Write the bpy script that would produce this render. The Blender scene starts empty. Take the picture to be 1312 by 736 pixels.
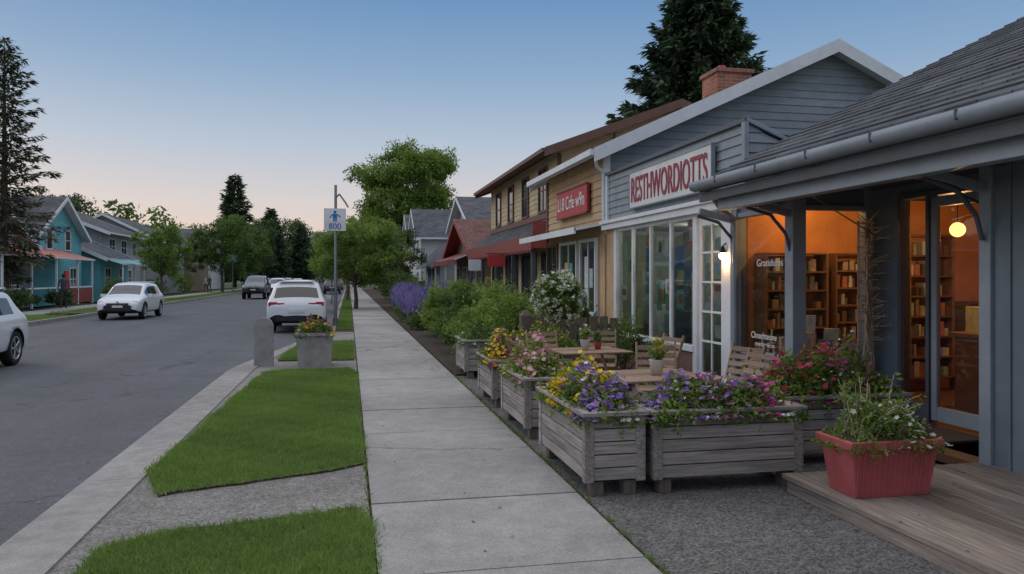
import bpy, bmesh, math, random
import numpy as np
from mathutils import Vector, Matrix
random.seed(3); rng=np.random.default_rng(7)
sc=bpy.context.scene
sc.view_settings.view_transform='Standard'
try: sc.view_settings.look='None'
except: pass
sc.view_settings.exposure=0
U=random.uniform
def lin(c): return tuple(((v/255/12.92) if v/255<=.04045 else ((v/255+.055)/1.055)**2.4) for v in c)
# ---------------- materials
def newmat(name):
    m=bpy.data.materials.new(name); m.use_nodes=True; nt=m.node_tree; nt.nodes.clear()
    out=nt.nodes.new('ShaderNodeOutputMaterial'); return m,nt,out
def N(nt,t,**k):
    n=nt.nodes.new(t)
    for a,b in k.items(): setattr(n,a,b)
    return n
def M(name,col,rough=.8,var=.15,scale=3,bump=0,bscale=40,metal=0,island=0,stretch=(1,1,1),spec=.3,col2=None,big=0,speck=0,sscale=150,crack=0,streak=0):
    m,nt,out=newmat(name); L=nt.links.new
    b=N(nt,'ShaderNodeBsdfPrincipled'); L(b.outputs[0],out.inputs[0])
    b.inputs['Roughness'].default_value=rough; b.inputs['Metallic'].default_value=metal
    b.inputs['Specular IOR Level'].default_value=spec
    tc=N(nt,'ShaderNodeTexCoord'); mp=N(nt,'ShaderNodeMapping'); mp.inputs['Scale'].default_value=stretch
    L(tc.outputs['Object'],mp.inputs[0])
    n1=N(nt,'ShaderNodeTexNoise'); n1.inputs['Scale'].default_value=scale; n1.inputs['Detail'].default_value=6; n1.inputs['Roughness'].default_value=.65
    L(mp.outputs[0],n1.inputs['Vector'])
    mr=N(nt,'ShaderNodeMapRange'); mr.inputs[1].default_value=.3; mr.inputs[2].default_value=.7
    L(n1.outputs[0],mr.inputs[0])
    mx=N(nt,'ShaderNodeMix',data_type='RGBA')
    a=tuple(max(0,c*(1-var)) for c in col)+(1,); d=(tuple(min(1,c*(1+var)) for c in col) if col2 is None else tuple(col2))+(1,)
    mx.inputs[6].default_value=a; mx.inputs[7].default_value=d; L(mr.outputs[0],mx.inputs[0])
    cur=mx.outputs[2]
    def mul(cur,src,lo,hi):
        r=N(nt,'ShaderNodeMapRange'); r.inputs[3].default_value=lo; r.inputs[4].default_value=hi; L(src,r.inputs[0])
        v=N(nt,'ShaderNodeVectorMath',operation='SCALE'); L(cur,v.inputs[0]); L(r.outputs[0],v.inputs['Scale']); return v.outputs[0]
    if island:
        g=N(nt,'ShaderNodeNewGeometry'); cur=mul(cur,g.outputs['Random Per Island'],1-island,1+island)
    def nmul(cur,sc_,amt,st=None,lo=.3,hi=.7):
        n3=N(nt,'ShaderNodeTexNoise'); n3.inputs['Scale'].default_value=sc_; n3.inputs['Detail'].default_value=5; n3.inputs['Roughness'].default_value=.6
        if st:
            m2=N(nt,'ShaderNodeMapping'); m2.inputs['Scale'].default_value=st; L(tc.outputs['Object'],m2.inputs[0]); L(m2.outputs[0],n3.inputs['Vector'])
        else: L(tc.outputs['Object'],n3.inputs['Vector'])
        r=N(nt,'ShaderNodeMapRange'); r.inputs[1].default_value=lo; r.inputs[2].default_value=hi; L(n3.outputs[0],r.inputs[0])
        return mul(cur,r.outputs[0],1-amt,1+amt)
    if big: cur=nmul(cur,.6,big)
    if streak: cur=nmul(cur,1.0,streak,(1.1,.03,1))
    if speck:
        n4=N(nt,'ShaderNodeTexVoronoi'); n4.inputs['Scale'].default_value=sscale; L(tc.outputs['Object'],n4.inputs['Vector'])
        s=N(nt,'ShaderNodeSeparateColor'); L(n4.outputs['Color'],s.inputs[0]); cur=mul(cur,s.outputs[0],1-speck,1+speck)
    if crack:
        nz=N(nt,'ShaderNodeTexNoise'); nz.inputs['Scale'].default_value=1.3; nz.inputs['Detail'].default_value=8; L(tc.outputs['Object'],nz.inputs['Vector'])
        va=N(nt,'ShaderNodeVectorMath',operation='MULTIPLY_ADD'); L(nz.outputs['Color'],va.inputs[0]); va.inputs[1].default_value=(1.6,1.6,0); L(tc.outputs['Object'],va.inputs[2])
        vo=N(nt,'ShaderNodeTexVoronoi',feature='DISTANCE_TO_EDGE'); vo.inputs['Scale'].default_value=crack; L(va.outputs[0],vo.inputs['Vector'])
        r=N(nt,'ShaderNodeMapRange'); r.inputs[1].default_value=0; r.inputs[2].default_value=.006; r.inputs[3].default_value=.55; r.inputs[4].default_value=1; L(vo.outputs['Distance'],r.inputs[0])
        v=N(nt,'ShaderNodeVectorMath',operation='SCALE'); L(cur,v.inputs[0]); L(r.outputs[0],v.inputs['Scale']); cur=v.outputs[0]
    L(cur,b.inputs['Base Color'])
    if bump:
        n2=N(nt,'ShaderNodeTexNoise'); n2.inputs['Scale'].default_value=bscale; n2.inputs['Detail'].default_value=4
        L(mp.outputs[0],n2.inputs['Vector'])
        bp=N(nt,'ShaderNodeBump'); bp.inputs['Strength'].default_value=bump; bp.inputs['Distance'].default_value=.02
        L(n2.outputs[0],bp.inputs['Height']); L(bp.outputs[0],b.inputs['Normal'])
    return m
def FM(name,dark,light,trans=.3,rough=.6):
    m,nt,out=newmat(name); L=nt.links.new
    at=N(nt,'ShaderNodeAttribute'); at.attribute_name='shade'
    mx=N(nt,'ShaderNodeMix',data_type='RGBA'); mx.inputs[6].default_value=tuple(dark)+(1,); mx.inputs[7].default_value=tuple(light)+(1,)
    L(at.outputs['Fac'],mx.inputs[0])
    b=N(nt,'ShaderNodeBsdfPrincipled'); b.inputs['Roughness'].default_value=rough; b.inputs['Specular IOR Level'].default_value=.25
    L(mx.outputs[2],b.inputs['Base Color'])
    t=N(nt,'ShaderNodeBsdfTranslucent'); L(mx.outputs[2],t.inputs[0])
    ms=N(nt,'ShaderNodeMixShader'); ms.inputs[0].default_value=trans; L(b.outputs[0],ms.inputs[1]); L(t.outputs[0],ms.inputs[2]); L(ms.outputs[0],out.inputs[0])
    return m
def glassmat(name,tint=(.95,.97,.97),refl=1.0,base=.05):
    m,nt,out=newmat(name); L=nt.links.new
    t=N(nt,'ShaderNodeBsdfTransparent'); t.inputs[0].default_value=tuple(tint)+(1,)
    g=N(nt,'ShaderNodeBsdfGlossy'); g.inputs['Roughness'].default_value=.02
    f=N(nt,'ShaderNodeFresnel'); f.inputs[0].default_value=1.5
    ma=N(nt,'ShaderNodeMath',operation='MULTIPLY_ADD'); ma.inputs[1].default_value=refl; ma.inputs[2].default_value=base
    L(f.outputs[0],ma.inputs[0])
    ms=N(nt,'ShaderNodeMixShader'); L(ma.outputs[0],ms.inputs[0]); L(t.outputs[0],ms.inputs[1]); L(g.outputs[0],ms.inputs[2]); L(ms.outputs[0],out.inputs[0])
    return m
def emis(name,col,s):
    m,nt,out=newmat(name); e=N(nt,'ShaderNodeEmission'); e.inputs[0].default_value=tuple(col)+(1,); e.inputs[1].default_value=s
    nt.links.new(e.outputs[0],out.inputs[0]); return m
def shingle(name,c1,c2,mortar,axis='y',sx=1.0,rowh=.16):
    m,nt,out=newmat(name); L=nt.links.new
    b=N(nt,'ShaderNodeBsdfPrincipled'); b.inputs['Roughness'].default_value=.9; b.inputs['Specular IOR Level'].default_value=.25; L(b.outputs[0],out.inputs[0])
    tc=N(nt,'ShaderNodeTexCoord'); s=N(nt,'ShaderNodeSeparateXYZ'); c=N(nt,'ShaderNodeCombineXYZ'); L(tc.outputs['Object'],s.inputs[0])
    if axis=='y': L(s.outputs[1],c.inputs[0]); L(s.outputs[0],c.inputs[1])
    elif axis=='x': L(s.outputs[0],c.inputs[0]); L(s.outputs[1],c.inputs[1])
    else:
        a=N(nt,'ShaderNodeMath',operation='ADD'); L(s.outputs[0],a.inputs[0]); L(s.outputs[1],a.inputs[1]); L(a.outputs[0],c.inputs[0]); L(s.outputs[2],c.inputs[1])
    br=N(nt,'ShaderNodeTexBrick'); br.inputs['Scale'].default_value=1; br.inputs['Brick Width'].default_value=.3*sx; br.inputs['Row Height'].default_value=rowh
    br.inputs['Mortar Size'].default_value=.008; br.inputs['Color1'].default_value=tuple(c1)+(1,); br.inputs['Color2'].default_value=tuple(c2)+(1,); br.inputs['Mortar'].default_value=tuple(mortar)+(1,)
    L(c.outputs[0],br.inputs['Vector'])
    n=N(nt,'ShaderNodeTexNoise'); n.inputs['Scale'].default_value=1.5; n.inputs['Detail'].default_value=7; L(tc.outputs['Object'],n.inputs['Vector'])
    r=N(nt,'ShaderNodeMapRange'); r.inputs[1].default_value=.3; r.inputs[2].default_value=.7; r.inputs[3].default_value=.72; r.inputs[4].default_value=1.3; L(n.outputs[0],r.inputs[0])
    v=N(nt,'ShaderNodeVectorMath',operation='SCALE'); L(br.outputs[0],v.inputs[0]); L(r.outputs[0],v.inputs['Scale']); L(v.outputs[0],b.inputs['Base Color'])
    bp=N(nt,'ShaderNodeBump'); bp.inputs['Strength'].default_value=.6; bp.inputs['Distance'].default_value=.01; bp.invert=True; L(br.outputs['Fac'],bp.inputs['Height']); L(bp.outputs[0],b.inputs['Normal'])
    return m
asphalt=M('asphalt',(.088,.092,.10),.75,.15,8,.25,180,big=.14,speck=.25,sscale=90,spec=.35,crack=.22,streak=.13)
concrete=M('concrete',(.30,.29,.28),.85,.14,5,.2,120,big=.2,speck=.18,sscale=110,island=.10,crack=.16)
kerbm=M('kerb_concrete',(.27,.26,.25),.85,.2,6,.3,90,big=.18,speck=.15)
aggr=M('aggregate',(.135,.13,.128),.8,.25,12,.5,140,big=.18,speck=.6,sscale=75)
pathm=M('pebble_path',(.22,.21,.195),.85,.2,9,.5,150,big=.18,speck=.45,sscale=80)
soil=M('soil',(.06,.045,.035),.95,.4,10,.6,50)
lawnbase=M('lawn_base',(.09,.13,.035),.95,.35,7,.5,70,big=.2)
groundm=M('ground_earth',(.09,.11,.06),.95,.3,.5)
woodx=M('weathered_wood_x',(.29,.26,.24),.85,.45,4,.35,14,island=.24,stretch=(.6,7,12),big=.15)
woody=M('weathered_wood_y',(.29,.26,.24),.85,.45,4,.35,14,island=.24,stretch=(7,.6,12),big=.15)
deckm=M('deck_wood',(.24,.20,.17),.8,.45,4,.35,14,island=.28,stretch=(9,.5,9),big=.15)
furn=M('furniture_wood',(.27,.185,.13),.6,.3,5,.25,20,island=.25,stretch=(5,5,5))
postm=M('post_wood',(.13,.11,.09),.8,.3,5,.3,20,stretch=(8,8,1))
sidgrey=M('grey_blue_siding',(.25,.285,.31),.7,.14,3,.1,60,island=.07,big=.12,stretch=(1,1,3))
siddk=M('blue_grey_panel',(.14,.17,.195),.6,.14,3,.05,60,big=.14)
sidtan=M('tan_siding',(.52,.35,.20),.75,.14,3,.1,60,island=.08,big=.12)
sidyel=M('yellow_siding',(.56,.46,.28),.75,.12,3,.1,60,island=.06,big=.12)
sidteal=M('teal_siding',(.15,.42,.46),.75,.12,3,.1,60,island=.06)
sidlg=M('light_grey_siding',(.35,.36,.37),.75,.1,3,island=.05)
sidwh=M('white_siding',(.58,.58,.57),.75,.08,3,island=.04)
sidbr=M('brown_siding',(.26,.19,.14),.8,.15,3,island=.07)
whitep=M('white_paint',(.70,.72,.74),.5,.08,4,.04,60,big=.09)
greyp=M('grey_paint',(.25,.285,.32),.5,.12,4,.04,60,big=.1)
dkp=M('dark_grey_paint',(.09,.10,.115),.5,.12,4,.04,60)
brownp=M('brown_paint',(.17,.09,.07),.6,.15,4)
redbr=M('redbrown_paint',(.24,.06,.05),.6,.2,5)
brbase=M('brown_base',(.18,.115,.085),.8,.15,5,.1)
roofdk=shingle('dark_shingles',(.058,.065,.074),(.115,.122,.135),(.028,.028,.033))
roofbr=shingle('brown_shingles',(.20,.10,.085),(.15,.075,.065),(.06,.03,.025))
roofgx=shingle('grey_shingles_x',(.08,.085,.095),(.115,.12,.13),(.04,.04,.045),'x')
brick=shingle('red_brick',(.42,.15,.085),(.33,.11,.07),(.32,.29,.26),'z',.8,.08)
signw=M('sign_white',(.66,.66,.65),.5,.1,5,big=.1)
signr=M('sign_red',(.46,.045,.05),.5,.12,5)
redtxt=M('letter_red',(.30,.04,.06),.5,.2,9)
wtxt=M('letter_white',(.75,.75,.75),.5,.05)
signb=M('sign_blue',(.03,.18,.45),.5,.05)
metal=M('galvanised_metal',(.25,.27,.29),.4,.15,6,metal=.7)
dkmetal=M('dark_metal',(.03,.03,.033),.5,.2,6,metal=.4)
shopglass=glassmat('shop_glass',(.93,.95,.95),.9,.03)
wsglass=glassmat('white_shop_glass',(.88,.95,.94),1.0,.10)
dkglass=M('window_dark_glass',(.03,.036,.042),.06,.3,1,spec=.9)
orange=M('orange_plaster',(.58,.25,.085),.8,.18,2)
intwood=M('interior_wood',(.20,.10,.05),.6,.25,4,stretch=(1,1,6),island=.2)
intdark=M('interior_dark',(.06,.045,.04),.8,.2,4)
intlite=M('interior_light',(.40,.46,.43),.8,.1,3)
terracotta=M('red_plastic_pot',(.42,.10,.10),.5,.15,5,.06,60,big=.12)
whpot=M('white_ceramic',(.62,.6,.57),.4,.08,5)
twig=M('dry_vine',(.52,.42,.31),.8,.25,9)
bark=M('bark',(.12,.095,.075),.9,.3,4,.6,20,stretch=(4,4,1))
bulb=emis('lit_bulb',(1,.5,.16),22)
globe=emis('lit_globe',(1,.5,.13),3.0)
papers=[M('paper_%d'%i,c,.7,.3,16) for i,c in enumerate([(.6,.6,.55),(.16,.36,.34),(.5,.2,.12),(.1,.18,.34),(.5,.42,.2),(.4,.5,.47),(.3,.08,.1),(.55,.62,.62)])]
goods=[M('goods_%d'%i,c,.7,.3,16) for i,c in enumerate([(.3,.2,.12),(.42,.34,.24),(.16,.09,.06),(.10,.10,.09),(.34,.14,.07),(.13,.17,.15),(.5,.45,.36)])]
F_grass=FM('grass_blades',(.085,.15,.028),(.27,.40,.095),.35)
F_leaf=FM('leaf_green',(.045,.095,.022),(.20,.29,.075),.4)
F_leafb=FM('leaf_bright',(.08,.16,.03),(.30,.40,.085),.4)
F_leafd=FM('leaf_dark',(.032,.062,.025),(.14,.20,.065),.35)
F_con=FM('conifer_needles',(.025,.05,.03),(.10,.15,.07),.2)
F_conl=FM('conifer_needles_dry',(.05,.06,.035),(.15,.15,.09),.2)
F_yel=FM('petal_yellow',(.70,.45,.02),(.9,.7,.06),.2)
F_pur=FM('petal_purple',(.20,.09,.38),(.48,.30,.66),.2)
F_mag=FM('petal_magenta',(.42,.04,.22),(.65,.15,.4),.2)
F_red=FM('petal_red',(.45,.04,.07),(.65,.12,.16),.2)
F_wh=FM('petal_white',(.6,.61,.55),(.85,.85,.8),.2)
F_pink=FM('petal_pink',(.58,.26,.34),(.8,.5,.52),.2)
F_lav=FM('lavender_spikes',(.12,.10,.26),(.28,.23,.46),.2)
# ---------------- builders
class P:
    def __init__(s): s.ch=[]; s.mats=[]
    def mi(s,m):
        if m not in s.mats: s.mats.append(m)
        return s.mats.index(m)
    def add(s,v,f,mat,smooth=False,shade=None):
        v=np.asarray(v,float).reshape(-1,3); f=np.asarray(f,int)
        if f.ndim==1: f=f.reshape(1,-1)
        s.ch.append((v,f,s.mi(mat),smooth,shade if shade is not None else np.full(len(f),.5)))
    def box(s,x0,x1,y0,y1,z0,z1,mat):
        if x0>x1:x0,x1=x1,x0
        if y0>y1:y0,y1=y1,y0
        v=[(x0,y0,z0),(x1,y0,z0),(x1,y1,z0),(x0,y1,z0),(x0,y0,z1),(x1,y0,z1),(x1,y1,z1),(x0,y1,z1)]
        s.add(v,BF,mat)
    def paneW(s,x,y0,y1,z0,z1,mat): s.add([(x,y1,z0),(x,y0,z0),(x,y0,z1),(x,y1,z1)],[[0,1,2,3]],mat)
    def paneS(s,x0,x1,y,z0,z1,mat): s.add([(x0,y,z0),(x1,y,z0),(x1,y,z1),(x0,y,z1)],[[0,1,2,3]],mat)
    def obox(s,c,size,R,mat):
        sx,sy,sz=[k/2 for k in size]
        v=[Vector(p) for p in [(-sx,-sy,-sz),(sx,-sy,-sz),(sx,sy,-sz),(-sx,sy,-sz),(-sx,-sy,sz),(sx,-sy,sz),(sx,sy,sz),(-sx,sy,sz)]]
        s.add([tuple(R@p+Vector(c)) for p in v],BF,mat)
    def beam(s,a,b,w,h,mat,up=(0,0,1)):
        a=Vector(a);b=Vector(b);d=(b-a);l=d.length;d.normalize();u=Vector(up)
        x=d.cross(u)
        if x.length<1e-4: x=d.cross(Vector((1,0,0)))
        x.normalize();z=x.cross(d);R=Matrix((x,d,z)).transposed()
        s.obox((a+b)/2,(w,l,h),R,mat)
    def poly(s,pts,mat): s.add(pts,[list(range(len(pts)))],mat)
    def prism(s,pts,z0,z1,mat,topmat=None):
        n=len(pts); s.add([(x,y,z1) for x,y in pts],[list(range(n))],topmat or mat)
        for i in range(n):
            a=pts[i];b=pts[(i+1)%n]; s.add([(a[0],a[1],z0),(b[0],b[1],z0),(b[0],b[1],z1),(a[0],a[1],z1)],[[0,1,2,3]],mat)
    def slab(s,a,b,c,d,t,mat,edge=None):
        tv=[a,b,c,d]; bv=[(p[0],p[1],p[2]-t) for p in tv]
        s.add(tv,[[0,1,2,3]],mat); s.add(bv,[[3,2,1,0]],edge or mat)
        for i in range(4):
            j=(i+1)%4; s.add([tv[i],bv[i],bv[j],tv[j]],[[0,1,2,3]],edge or mat)
    def cyl(s,p0,p1,r0,r1,n,mat,smooth=True,caps=True):
        p0=Vector(p0);p1=Vector(p1);d=(p1-p0).normalized()
        a=d.orthogonal().normalized();b=d.cross(a)
        v=[]
        for p,r in ((p0,r0),(p1,r1)):
            for i in range(n):
                t=2*math.pi*i/n; v.append(tuple(p+(a*math.cos(t)+b*math.sin(t))*r))
        s.add(v,[[i,(i+1)%n,n+(i+1)%n,n+i] for i in range(n)],mat,smooth)
        if caps:
            s.add(v[:n],[list(range(n))[::-1]],mat); s.add(v[n:],[list(range(n))],mat)
    def tube(s,pts,r,mat,n=6):
        for i in range(len(pts)-1):
            ra=r if not hasattr(r,'__len__') else r[i]; rb=r if not hasattr(r,'__len__') else r[i+1]
            s.cyl(pts[i],pts[i+1],ra,rb,n,mat,caps=(i in(0,len(pts)-2)))
    def revolve(s,c,prof,n,mat,axis='z'):
        v=[];c=Vector(c)
        for r,z in prof:
            for i in range(n):
                t=2*math.pi*i/n
                o=Vector((r*math.cos(t),r*math.sin(t),z)) if axis=='z' else Vector((z,r*math.cos(t),r*math.sin(t)))
                v.append(tuple(c+o))
        f=[[k*n+i,k*n+(i+1)%n,(k+1)*n+(i+1)%n,(k+1)*n+i] for k in range(len(prof)-1) for i in range(n)]
        s.add(v,f,mat,True)
    def sphere(s,c,r,mat,n=12,sq=(1,1,1)):
        prof=[(max(1e-4,math.sin(math.pi*k/n)),-math.cos(math.pi*k/n)) for k in range(n+1)]
        v=[];c=Vector(c)
        for rr,z in prof:
            for i in range(n*2):
                t=math.pi*i/n; v.append((c[0]+r*sq[0]*rr*math.cos(t),c[1]+r*sq[1]*rr*math.sin(t),c[2]+r*sq[2]*z))
        m=n*2
        s.add(v,[[k*m+i,k*m+(i+1)%m,(k+1)*m+(i+1)%m,(k+1)*m+i] for k in range(n) for i in range(m)],mat,True)
BF=[(0,3,2,1),(4,5,6,7),(0,1,5,4),(1,2,6,5),(2,3,7,6),(3,0,4,7)]
def mkmesh(name,p,off=(0,0,0)):
    V=np.concatenate([c[0] for c in p.ch])-np.asarray(off); o=0; lv=[];ls=[];mi=[];sm=[];sh=[];pos=0
    for v,f,m,s,d in p.ch:
        lv.append((f+o).ravel()); k=f.shape[1]; ls.append(pos+np.arange(len(f))*k); pos+=f.size
        mi.append(np.full(len(f),m)); sm.append(np.full(len(f),s)); sh.append(d); o+=len(v)
    lv=np.concatenate(lv);ls=np.concatenate(ls);mi=np.concatenate(mi);sm=np.concatenate(sm);sh=np.concatenate(sh)
    me=bpy.data.meshes.new(name); me.vertices.add(len(V)); me.vertices.foreach_set('co',V.ravel().astype(np.float32))
    me.loops.add(len(lv)); me.loops.foreach_set('vertex_index',lv.astype(np.int32))
    me.polygons.add(len(ls)); me.polygons.foreach_set('loop_start',ls.astype(np.int32))
    for m in p.mats: me.materials.append(m)
    me.polygons.foreach_set('material_index',mi.astype(np.int32)); me.polygons.foreach_set('use_smooth',sm.astype(bool))
    me.update(calc_edges=True)
    a=me.attributes.new('shade','FLOAT','FACE'); a.data.foreach_set('value',sh.astype(np.float32))
    return me
class O:
    def __init__(s,name): s.name=name; s.parts={}; s.lights=[]
    def __getitem__(s,k):
        if k not in s.parts: s.parts[k]=P()
        return s.parts[k]
    def done(s,loc=None,rot=0,bevel=0):
        s.parts={k:v for k,v in s.parts.items() if v.ch}
        if loc is None:
            V=np.concatenate([c[0] for p in s.parts.values() for c in p.ch]); mn=V.min(0);mx=V.max(0)
            off=((mn[0]+mx[0])/2,(mn[1]+mx[1])/2,mn[2]); loc=off
        else: off=(0,0,0)
        obs=[]
        for k,p in s.parts.items():
            one=len(s.parts)==1 and not s.lights
            ob=bpy.data.objects.new(s.name if one else k,mkmesh(k,p,off)); sc.collection.objects.link(ob); obs.append(ob)
            if bevel:
                b=ob.modifiers.new('bevel','BEVEL'); b.width=bevel; b.segments=1; b.limit_method='ANGLE'; b.angle_limit=.9
        if len(obs)==1 and not s.lights: root=obs[0]
        else:
            root=bpy.data.objects.new(s.name,None); sc.collection.objects.link(root)
            for ob in obs: ob.parent=root
            for (nm,pos,e,col,rad) in s.lights:
                l=bpy.data.lights.new(nm,'POINT'); l.energy=e; l.color=col; l.shadow_soft_size=rad
                lo=bpy.data.objects.new(nm,l); sc.collection.objects.link(lo); lo.parent=root; lo.location=Vector(pos)-Vector(off)
        root.location=loc; root.rotation_euler=(0,0,rot)
        return root
def scat(p,tv,tf,pos,yaw,pitch,roll,scale,mat,shade):
    pos=np.asarray(pos); n=len(pos)
    if n==0: return
    tv=np.asarray(tv,float); tf=np.asarray(tf)
    cy,sy,cp,sp,cr,sr=np.cos(yaw),np.sin(yaw),np.cos(pitch),np.sin(pitch),np.cos(roll),np.sin(roll)
    R=np.empty((n,3,3))
    R[:,0,0]=cy*cp;R[:,0,1]=cy*sp*sr-sy*cr;R[:,0,2]=cy*sp*cr+sy*sr
    R[:,1,0]=sy*cp;R[:,1,1]=sy*sp*sr+cy*cr;R[:,1,2]=sy*sp*cr-cy*sr
    R[:,2,0]=-sp;R[:,2,1]=cp*sr;R[:,2,2]=cp*cr
    v=np.einsum('nij,kj->nki',R,tv)*np.asarray(scale).reshape(-1,1,1)+pos[:,None,:]
    k=len(tv); f=(tf[None]+(np.arange(n)*k)[:,None,None]).reshape(-1,tf.shape[1])
    p.add(v.reshape(-1,3),f,mat,False,np.clip(np.repeat(shade,len(tf)),0,1))
LEAF=([(0,0,0),(.5,.24,.05),(1,0,-.05),(.5,-.24,.05)],[[0,1,2,3]])
_fv=[];_ff=[]
for i in range(5):
    t=i*2*math.pi/5; c,s=math.cos,math.sin; b=len(_fv)
    _fv+=[(0,0,0),(.35*c(t-.6),.35*s(t-.6),.12),(.55*c(t),.55*s(t),.05),(.35*c(t+.6),.35*s(t+.6),.12)]; _ff.append([b,b+1,b+2,b+3])
FLOWER=(_fv,_ff)
def leaves(p,pos,size,mat,shade,tmpl=LEAF,flat=.7):
    n=len(pos); scat(p,tmpl[0],tmpl[1],pos,rng.uniform(0,6.283,n),rng.normal(0,flat,n),rng.normal(0,flat,n),size*rng.uniform(.6,1.3,n),mat,shade)
def cloud(c,r,m,cr,n,zmin=None,shell=.55):
    d=rng.normal(size=(m,3)); d/=np.linalg.norm(d,axis=1)[:,None]
    cen=np.asarray(c)+d*np.asarray(r)*rng.uniform(shell,1,m)[:,None]
    idx=rng.integers(0,m,n); cs=rng.uniform(.1,.9,m); rr=cr*rng.uniform(.6,1.3,m)
    q=rng.normal(size=(n,3)); q/=np.linalg.norm(q,axis=1)[:,None]; q*=(rng.uniform(0,1,n)**.45)[:,None]
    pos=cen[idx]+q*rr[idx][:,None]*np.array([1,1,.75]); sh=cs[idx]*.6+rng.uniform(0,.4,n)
    if zmin is not None: k=pos[:,2]>zmin; pos=pos[k]; sh=sh[k]
    return pos,sh,cen
def shrub(name,x,y,rx,ry,h,n,leaf,mat,z0=0,flower=None,m=30,stem=True):
    o=O(name); c=(x,y,z0+h*.5); r=(rx*.85,ry*.85,h*.45)
    pos,sh,cen=cloud(c,r,m,min(rx,h)*.32,n,z0+.01,.3)
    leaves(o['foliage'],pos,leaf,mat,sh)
    k=rng.integers(0,len(pos),80); q=pos[k]; q=q[q[:,2]>z0+h*.55]
    for b in q:
        l=U(.12,.35)*min(h,1.2); t=rng.uniform(.2,1,9)[:,None]; d=np.array((U(-.3,.3),U(-.3,.3),1))*l
        leaves(o['foliage'],b+d*t+rng.normal(0,.02,(9,3)),leaf*.85,mat,rng.uniform(.4,1,9))
    if stem:
        for cc in cen[:12]: o['stems'].cyl((x,y,z0),tuple(cc),.015,.005,4,bark,caps=False)
    if flower:
        for fm,fn,fs in flower:
            q,s2,_=cloud(c,(rx,ry,h*.52),m,min(rx,h)*.25,fn,z0+h*.3,.8); leaves(o['blossom'],q,fs,fm,s2,FLOWER,.5)
    return o.done()
def tree(name,x,y,h,r,zc,n,leaf,mat,trunk=.15,z0=0,lobes=14,lobr=.42):
    o=O(name); rz=(h-zc)/2; c=np.array((x,y,z0+zc+rz))
    T=o['trunk']; top=(x+U(-.1,.1)*r,y,z0+zc+rz*1.1)
    T.tube([(x,y,z0-.1),(x+.02,y,z0+zc*.6),(x-.03*r,y,z0+zc+rz*.3),top],[trunk*1.2,trunk,trunk*.7,trunk*.25],bark,8)
    per=n//lobes
    for i in range(lobes):
        a=2*math.pi*i/lobes*2.4+U(-.3,.3); zz=-.8+1.7*(i+.5)/lobes; rr=math.sqrt(max(.05,1-zz*zz))*U(.5,.85)
        lc=c+np.array((math.cos(a)*rr*r,math.sin(a)*rr*r,zz*rz*.85))
        b=(x+U(-.1,.1),y,z0+zc*.8+(lc[2]-z0-zc*.8)*.45)
        T.tube([b,tuple((np.array(b)+lc)/2+np.array((0,0,-.03*r))),tuple(lc)],[trunk*.4,trunk*.25,trunk*.06],bark,5)
        pos,sh,cen=cloud(lc,np.array((r,r,rz*.9))*lobr*U(.8,1.2),18,r*.15,per,None,.3)
        leaves(o['foliage'],pos,leaf,mat,sh)
        for cc in cen[:6]: T.cyl(tuple(lc),tuple(cc),trunk*.08,trunk*.02,3,bark,caps=False)
    return o.done()
def conifer(name,x,y,h,r,n,mat,z0=0,zb=.08,levels=40,bpl=8,size=.45,sparse=1,prof=.85):
    o=O(name); T=o['trunk']; T.tube([(x,y,z0-.1),(x,y,z0+h*.5),(x,y,z0+h*.98)],[h*.018,h*.011,.02],bark,8)
    A=[];S=[];Y=[];Pt=[]
    nb=levels*bpl; per=max(4,n//nb)
    for i in range(nb):
        t=(i+.5)/nb; z=zb+(1-zb)*t; a=i*2.4+U(-.3,.3)
        l=r*((1-t)**prof)*U(.6,1.12)*(1.0 if U(0,1)<sparse else .45)+.15
        if t<.1: l*=.75
        dr=-.28+.75*t+U(-.12,.12)
        d=np.array((math.cos(a),math.sin(a),dr)); d/=np.linalg.norm(d)
        b=np.array((x,y,z0+h*z)); e=b+d*l+np.array((0,0,.06*l))
        T.cyl(tuple(b),tuple(e),.012+l*.012,.006,3,bark,caps=False)
        m=max(4,int(per*(l/(r*.55)))); s=rng.uniform(.12,1,m)**.8
        q=b+(e-b)*s[:,None]+np.array((0,0,-.12*l))*(s*(1-s)*4)[:,None]*.3
        side=rng.normal(0,1,m)*.16*l*(1.05-s); q=q+np.array((-math.sin(a),math.cos(a),0))*side[:,None]+np.array((0,0,1))*rng.normal(-.03,.05,m)[:,None]*l**.5
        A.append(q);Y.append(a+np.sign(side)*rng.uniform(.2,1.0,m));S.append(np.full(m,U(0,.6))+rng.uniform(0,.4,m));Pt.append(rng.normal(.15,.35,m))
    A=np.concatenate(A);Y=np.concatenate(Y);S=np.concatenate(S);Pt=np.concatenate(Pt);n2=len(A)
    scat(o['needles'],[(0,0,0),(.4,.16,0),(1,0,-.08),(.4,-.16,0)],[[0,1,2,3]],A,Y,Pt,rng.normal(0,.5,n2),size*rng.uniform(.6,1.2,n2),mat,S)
    return o.done()
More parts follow.
